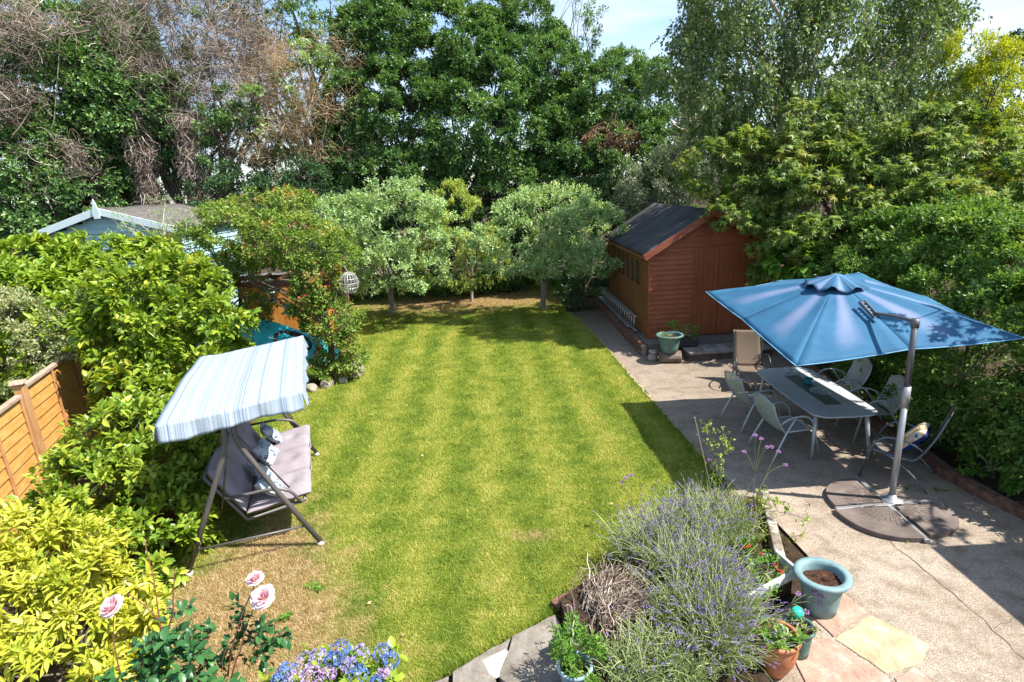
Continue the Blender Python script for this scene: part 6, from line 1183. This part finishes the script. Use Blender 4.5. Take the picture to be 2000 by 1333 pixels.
# ------------------------------------------------------------------ foreground roses and hydrangea
rstem = simple('rose_stem', (.20, .07, .05), .5)
def bloom(parent, c, s, aim, seed):
    r = np.random.default_rng(seed); t = NT('pink_petal_%d' % seed); u = t.attr('pv')
    col = t.ramp(t.math('ADD', u, t.math('MULTIPLY', t.math('SUBTRACT', t.noise(30, 3, .5, t.obj()), .5), .5)), [(.0, (.70, .24, .32)), (.35, (.80, .42, .48)), (.8, (.86, .66, .68)), (1, (.88, .78, .76))])
    p = t.prin(col, .55, 0, None, .3); m = t.done(t.n('ShaderNodeMixShader', {0: .25, 1: p, 2: t.n('ShaderNodeBsdfTranslucent', {'Color': col}).outputs[0]}).outputs[0])
    V = []; F = []; A = []
    rings = [(5, .25, .95, 1.55), (5, .45, .9, 1.35), (6, .72, .85, 1.1), (7, .95, .72, .8), (8, 1.05, .55, .45)]
    for k, (cnt, rad, hgt, cup) in enumerate(rings):
        for i in range(cnt):
            a0 = 2*math.pi*(i+.37*k)/cnt+r.normal()*.12; wd = 2*math.pi/cnt*.80; rz_ = rad*(1+r.normal()*.07); n0 = len(V); nu, nv = 8, 7
            for jv in range(nv):
                v = jv/(nv-1)
                for ju in range(nu):
                    u_ = 2*ju/(nu-1)-1; a = a0+u_*wd*(.45+.55*v); edge = 1-.22*u_*u_*v
                    rr = rz_*(.18+.82*math.sin(v*cup*.95+.05)/math.sin(min(cup*.95+.05, 1.57)))*edge; curl = .12*max(0, v-.75)/.25*(k > 0)*(1+.8*math.sin(3*u_+i))
                    z = hgt*(v**.9)*edge-.35*(k == 4)*v*v-.2*(k == 3)*v*v*v+.03*math.sin(5*u_+i*2)*v; rr += curl
                    V.append((rr*math.cos(a), rr*math.sin(a), z)); A.append(v*.75+.12*k*.4)
            for jv in range(nv-1):
                for ju in range(nu-1): q = n0+jv*nu+ju; F.append((q, q+1, q+nu+1, q+nu))
    M = (Vector(aim).to_track_quat('Z', 'Y')).to_matrix(); V = np.array([M @ Vector(v) for v in V])*s*.5+np.array(c); npmesh('bloom', m, V, np.array(F), parent, {'pv': np.array(A)}, True)
def rosebush(label, base, stems, blooms, lblobs, seed, ln=.07):
    o = wand('rose_bush', label, 'rose', stems, None, 0, 0, 0, 0, .006, seed, rstem); ol = np.array(o.location)
    for i, (c, s, aim) in enumerate(blooms): bloom(o, np.array(c)-ol, s, aim, seed+i)
    t_, x_, c_, _ = sprigs(lblobs, 60, .09, 4, .9, seed+3, .2, .9); keep = np.random.default_rng(seed).random(len(t_)) < .75; t_, x_, c_ = t_[keep]-ol, x_[keep], c_[keep]
    leaves('leaves', lm_rose, t_, x_, c_, 4, ln, .62, 'oval', .05, o, .2, seed+4, 1.45, .9, 1.3, smooth=True)
    twigset('leaf_stalks', rstem, t_, x_, .12, .0022, o, seed+5); return o
RB = (-2.15, 2.9, .0)
rosebush('pink rose bush with one bloom at the bottom left in front of the yellow shrub', RB, [[(-2.3, 2.9, 0), (-2.299, 2.950, 1.173), (-2.269, 2.950, 1.460), (-2.264, 3.000, 1.906), (-2.299, 3.050, 2.160)], [(-2.271, 2.950, 1.303), (-2.260, 2.950, 1.650), (-2.402, 2.950, 1.845)], [(-2.4, 2.9, 0), (-2.547, 2.900, 1.294), (-2.568, 2.950, 1.519), (-2.545, 2.980, 1.681)], [(-2.254, 2.950, 1.459), (-2.165, 2.950, 1.681), (-2.119, 3.000, 1.969)]],
         [((-2.534, 2.980, 1.729), .125, (-.3, -.45, .8))], [Bl((-2.271, 2.950, 1.303), .20, .16, .16), Bl((-2.315, 2.950, 1.540), .16, .12, .10), Bl((-2.088, 2.950, 1.408), .14, .12, .10), Bl((-2.438, 2.900, 1.286), .16, .12, .12), Bl((-2.029, 2.900, 1.257), .14, .12, .12)], 181, .072)
rosebush('pink rose with two pale blooms on thin stems, right of the single bloom', RB, [[(-1.75, 2.95, 0), (-1.913, 2.950, 1.145), (-1.804, 2.950, 1.388), (-1.722, 3.000, 1.607), (-1.634, 3.000, 1.696)], [(-1.920, 2.950, 1.198), (-1.833, 2.980, 1.479), (-1.685, 3.020, 1.777), (-1.670, 3.030, 1.817)]],
         [((-1.623, 3.000, 1.722), .125, (.05, -.55, .75)), ((-1.678, 3.050, 1.816), .092, (0, -.2, 1))], [Bl((-1.825, 2.950, 1.272), .14, .12, .12), Bl((-1.751, 2.980, 1.395), .12, .1, .08), Bl((-1.840, 3.000, 1.577), .05, .05, .06), Bl((-1.611, 2.980, 1.464), .05, .04, .04)], 191, .060)
def hydrangea():
    heads = [((597,1292),.075,0),((560,1310),.072,1),((622,1284),.07,2),((664,1270),.080,1),((652,1288),.06,1),((704,1276),.07,2),((746,1275),.07,1),((763,1290),.066,1),((608,1318),.07,3),((640,1318),.06,3),((698,1318),.075,1),((680,1300),.055,2),((749,1318),.05,3),((545,1330),.06,1),((575,1328),.07,0),((735,1332),.05,1)]
    o = thing('hydrangea', 'blue and lilac hydrangea bush with round flower heads at the bottom edge', 'hydrangea', (-1.45, 3.45, 0)); ol = np.array(o.location); r = np.random.default_rng(201)
    pal = [[(0, (.20, .17, .42)), (.6, (.40, .36, .60)), (1, (.66, .62, .76))], [(0, (.05, .10, .36)), (.6, (.13, .23, .55)), (1, (.36, .46, .72))], [(0, (.16, .14, .42)), (.6, (.36, .32, .60)), (1, (.66, .60, .76))], [(0, (.26, .14, .40)), (.6, (.46, .32, .56)), (1, (.70, .60, .74))]]
    ms = [leafmat('hydrangea_petal_%d' % i, p, .7, .22, .2) for i, p in enumerate(pal)]
    for (hx, hy), s, k in heads:
        P0 = HYD[(hx, hy)]; c = np.array(P0)-ol; n = 85; d = sph(n, r); d = d[d[:, 2] > -.45]; p = c+d*np.array([1, 1, .85])*s*r.uniform(.9, 1.04, (len(d), 1)); leaves('flower_head', ms[k], p, nrm(d), r.random(len(d)), 4, .017, .85, 'small', .002, o, 0, 202+hx, 1.45, 1.3, 0)
        MB().tube(arc((r.normal()*.05, r.normal()*.05, .02), tuple(c*.6+np.array([0, 0, .1])), tuple(c), 5), .004, 5).build('stem', greenstem, o)
    bl = [Bl(tuple(np.array(HYD[h[0]])-[0, -.03, .10]), .10, .09, .05) for h in heads]; t_, x_, c_, _ = sprigs(bl, 30, .07, 4, .8, 205, .3, .8); leaves('leaves', lm_cam, t_-ol, x_, c_, 3, .10, .6, 'oval', .04, o, .2, 206, 1.4, 1.0, 1.3, smooth=True)
HYD = {(597,1292):(-1.725, 3.600, 0.652),(560,1310):(-1.831, 3.500, 0.673),(622,1284):(-1.631, 3.620, 0.664),(664,1270):(-1.470, 3.650, 0.692),(652,1288):(-1.487, 3.550, 0.704),(704,1276):(-1.305, 3.620, 0.680),(746,1275):(-1.139, 3.620, 0.674),(763,1290):(-1.069, 3.580, 0.636),(608,1318):(-1.630, 3.450, 0.673),(640,1318):(-1.510, 3.450, 0.664),(698,1318):(-1.290, 3.450, 0.649),(680,1300):(-1.367, 3.500, 0.688),(749,1318):(-1.107, 3.480, 0.605),(545,1330):(-1.860, 3.420, 0.663),(575,1328):(-1.736, 3.400, 0.685),(735,1332):(-1.148, 3.420, 0.604)}
hydrangea()
for i, ((x, y), lb) in enumerate((((-2.43, 4.85, 0.00)[:2], 'flat green weed rosette in the lawn right of the pink roses'), ((-2.23, 5.27, 0.00)[:2], 'small green weed in the lawn below the swing leg'), ((0.89, 4.86, 0.00)[:2], 'small weed at the lawn edge beside the row of bricks'))):
    o = thing('weed', lb, 'weed', (x, y, .02)); r = np.random.default_rng(300+i); k = 5; t_ = r.normal(size=(k, 3))*np.array([.035, .035, 0])+[0, 0, .02]; leaves('leaves', lm_fresh, t_, np.tile([[0, 0, 1.]], (k, 1)), r.random(k), 7, .055, .4, 'oval', .01, o, .1, 301+i, 1.5, 1.2)
for i, (p_, lb) in enumerate((((4.25, 5.52), 'green weeds growing at the near edge of the parasol base'), ((5.35, 6.45), 'tuft of weeds by the kerb beside the sling chair leg'), ((4.98, 6.55), 'small weed between the parasol base and the sling chair'))):
    o = thing('weed', lb, 'weed', (*p_, .012)); r = np.random.default_rng(310+i); k = 12; t_ = r.normal(size=(k, 3))*np.array([.07, .03, 0])+[0, 0, .025]; leaves('leaves', lm_fresh, t_, np.tile([[0, 0, 1.]], (k, 1)), r.random(k), 6, .022, .5, 'small', .015, o, .1, 311+i, 1.4, .6)
print('leaves', NL, 'objects', len(bpy.data.objects))
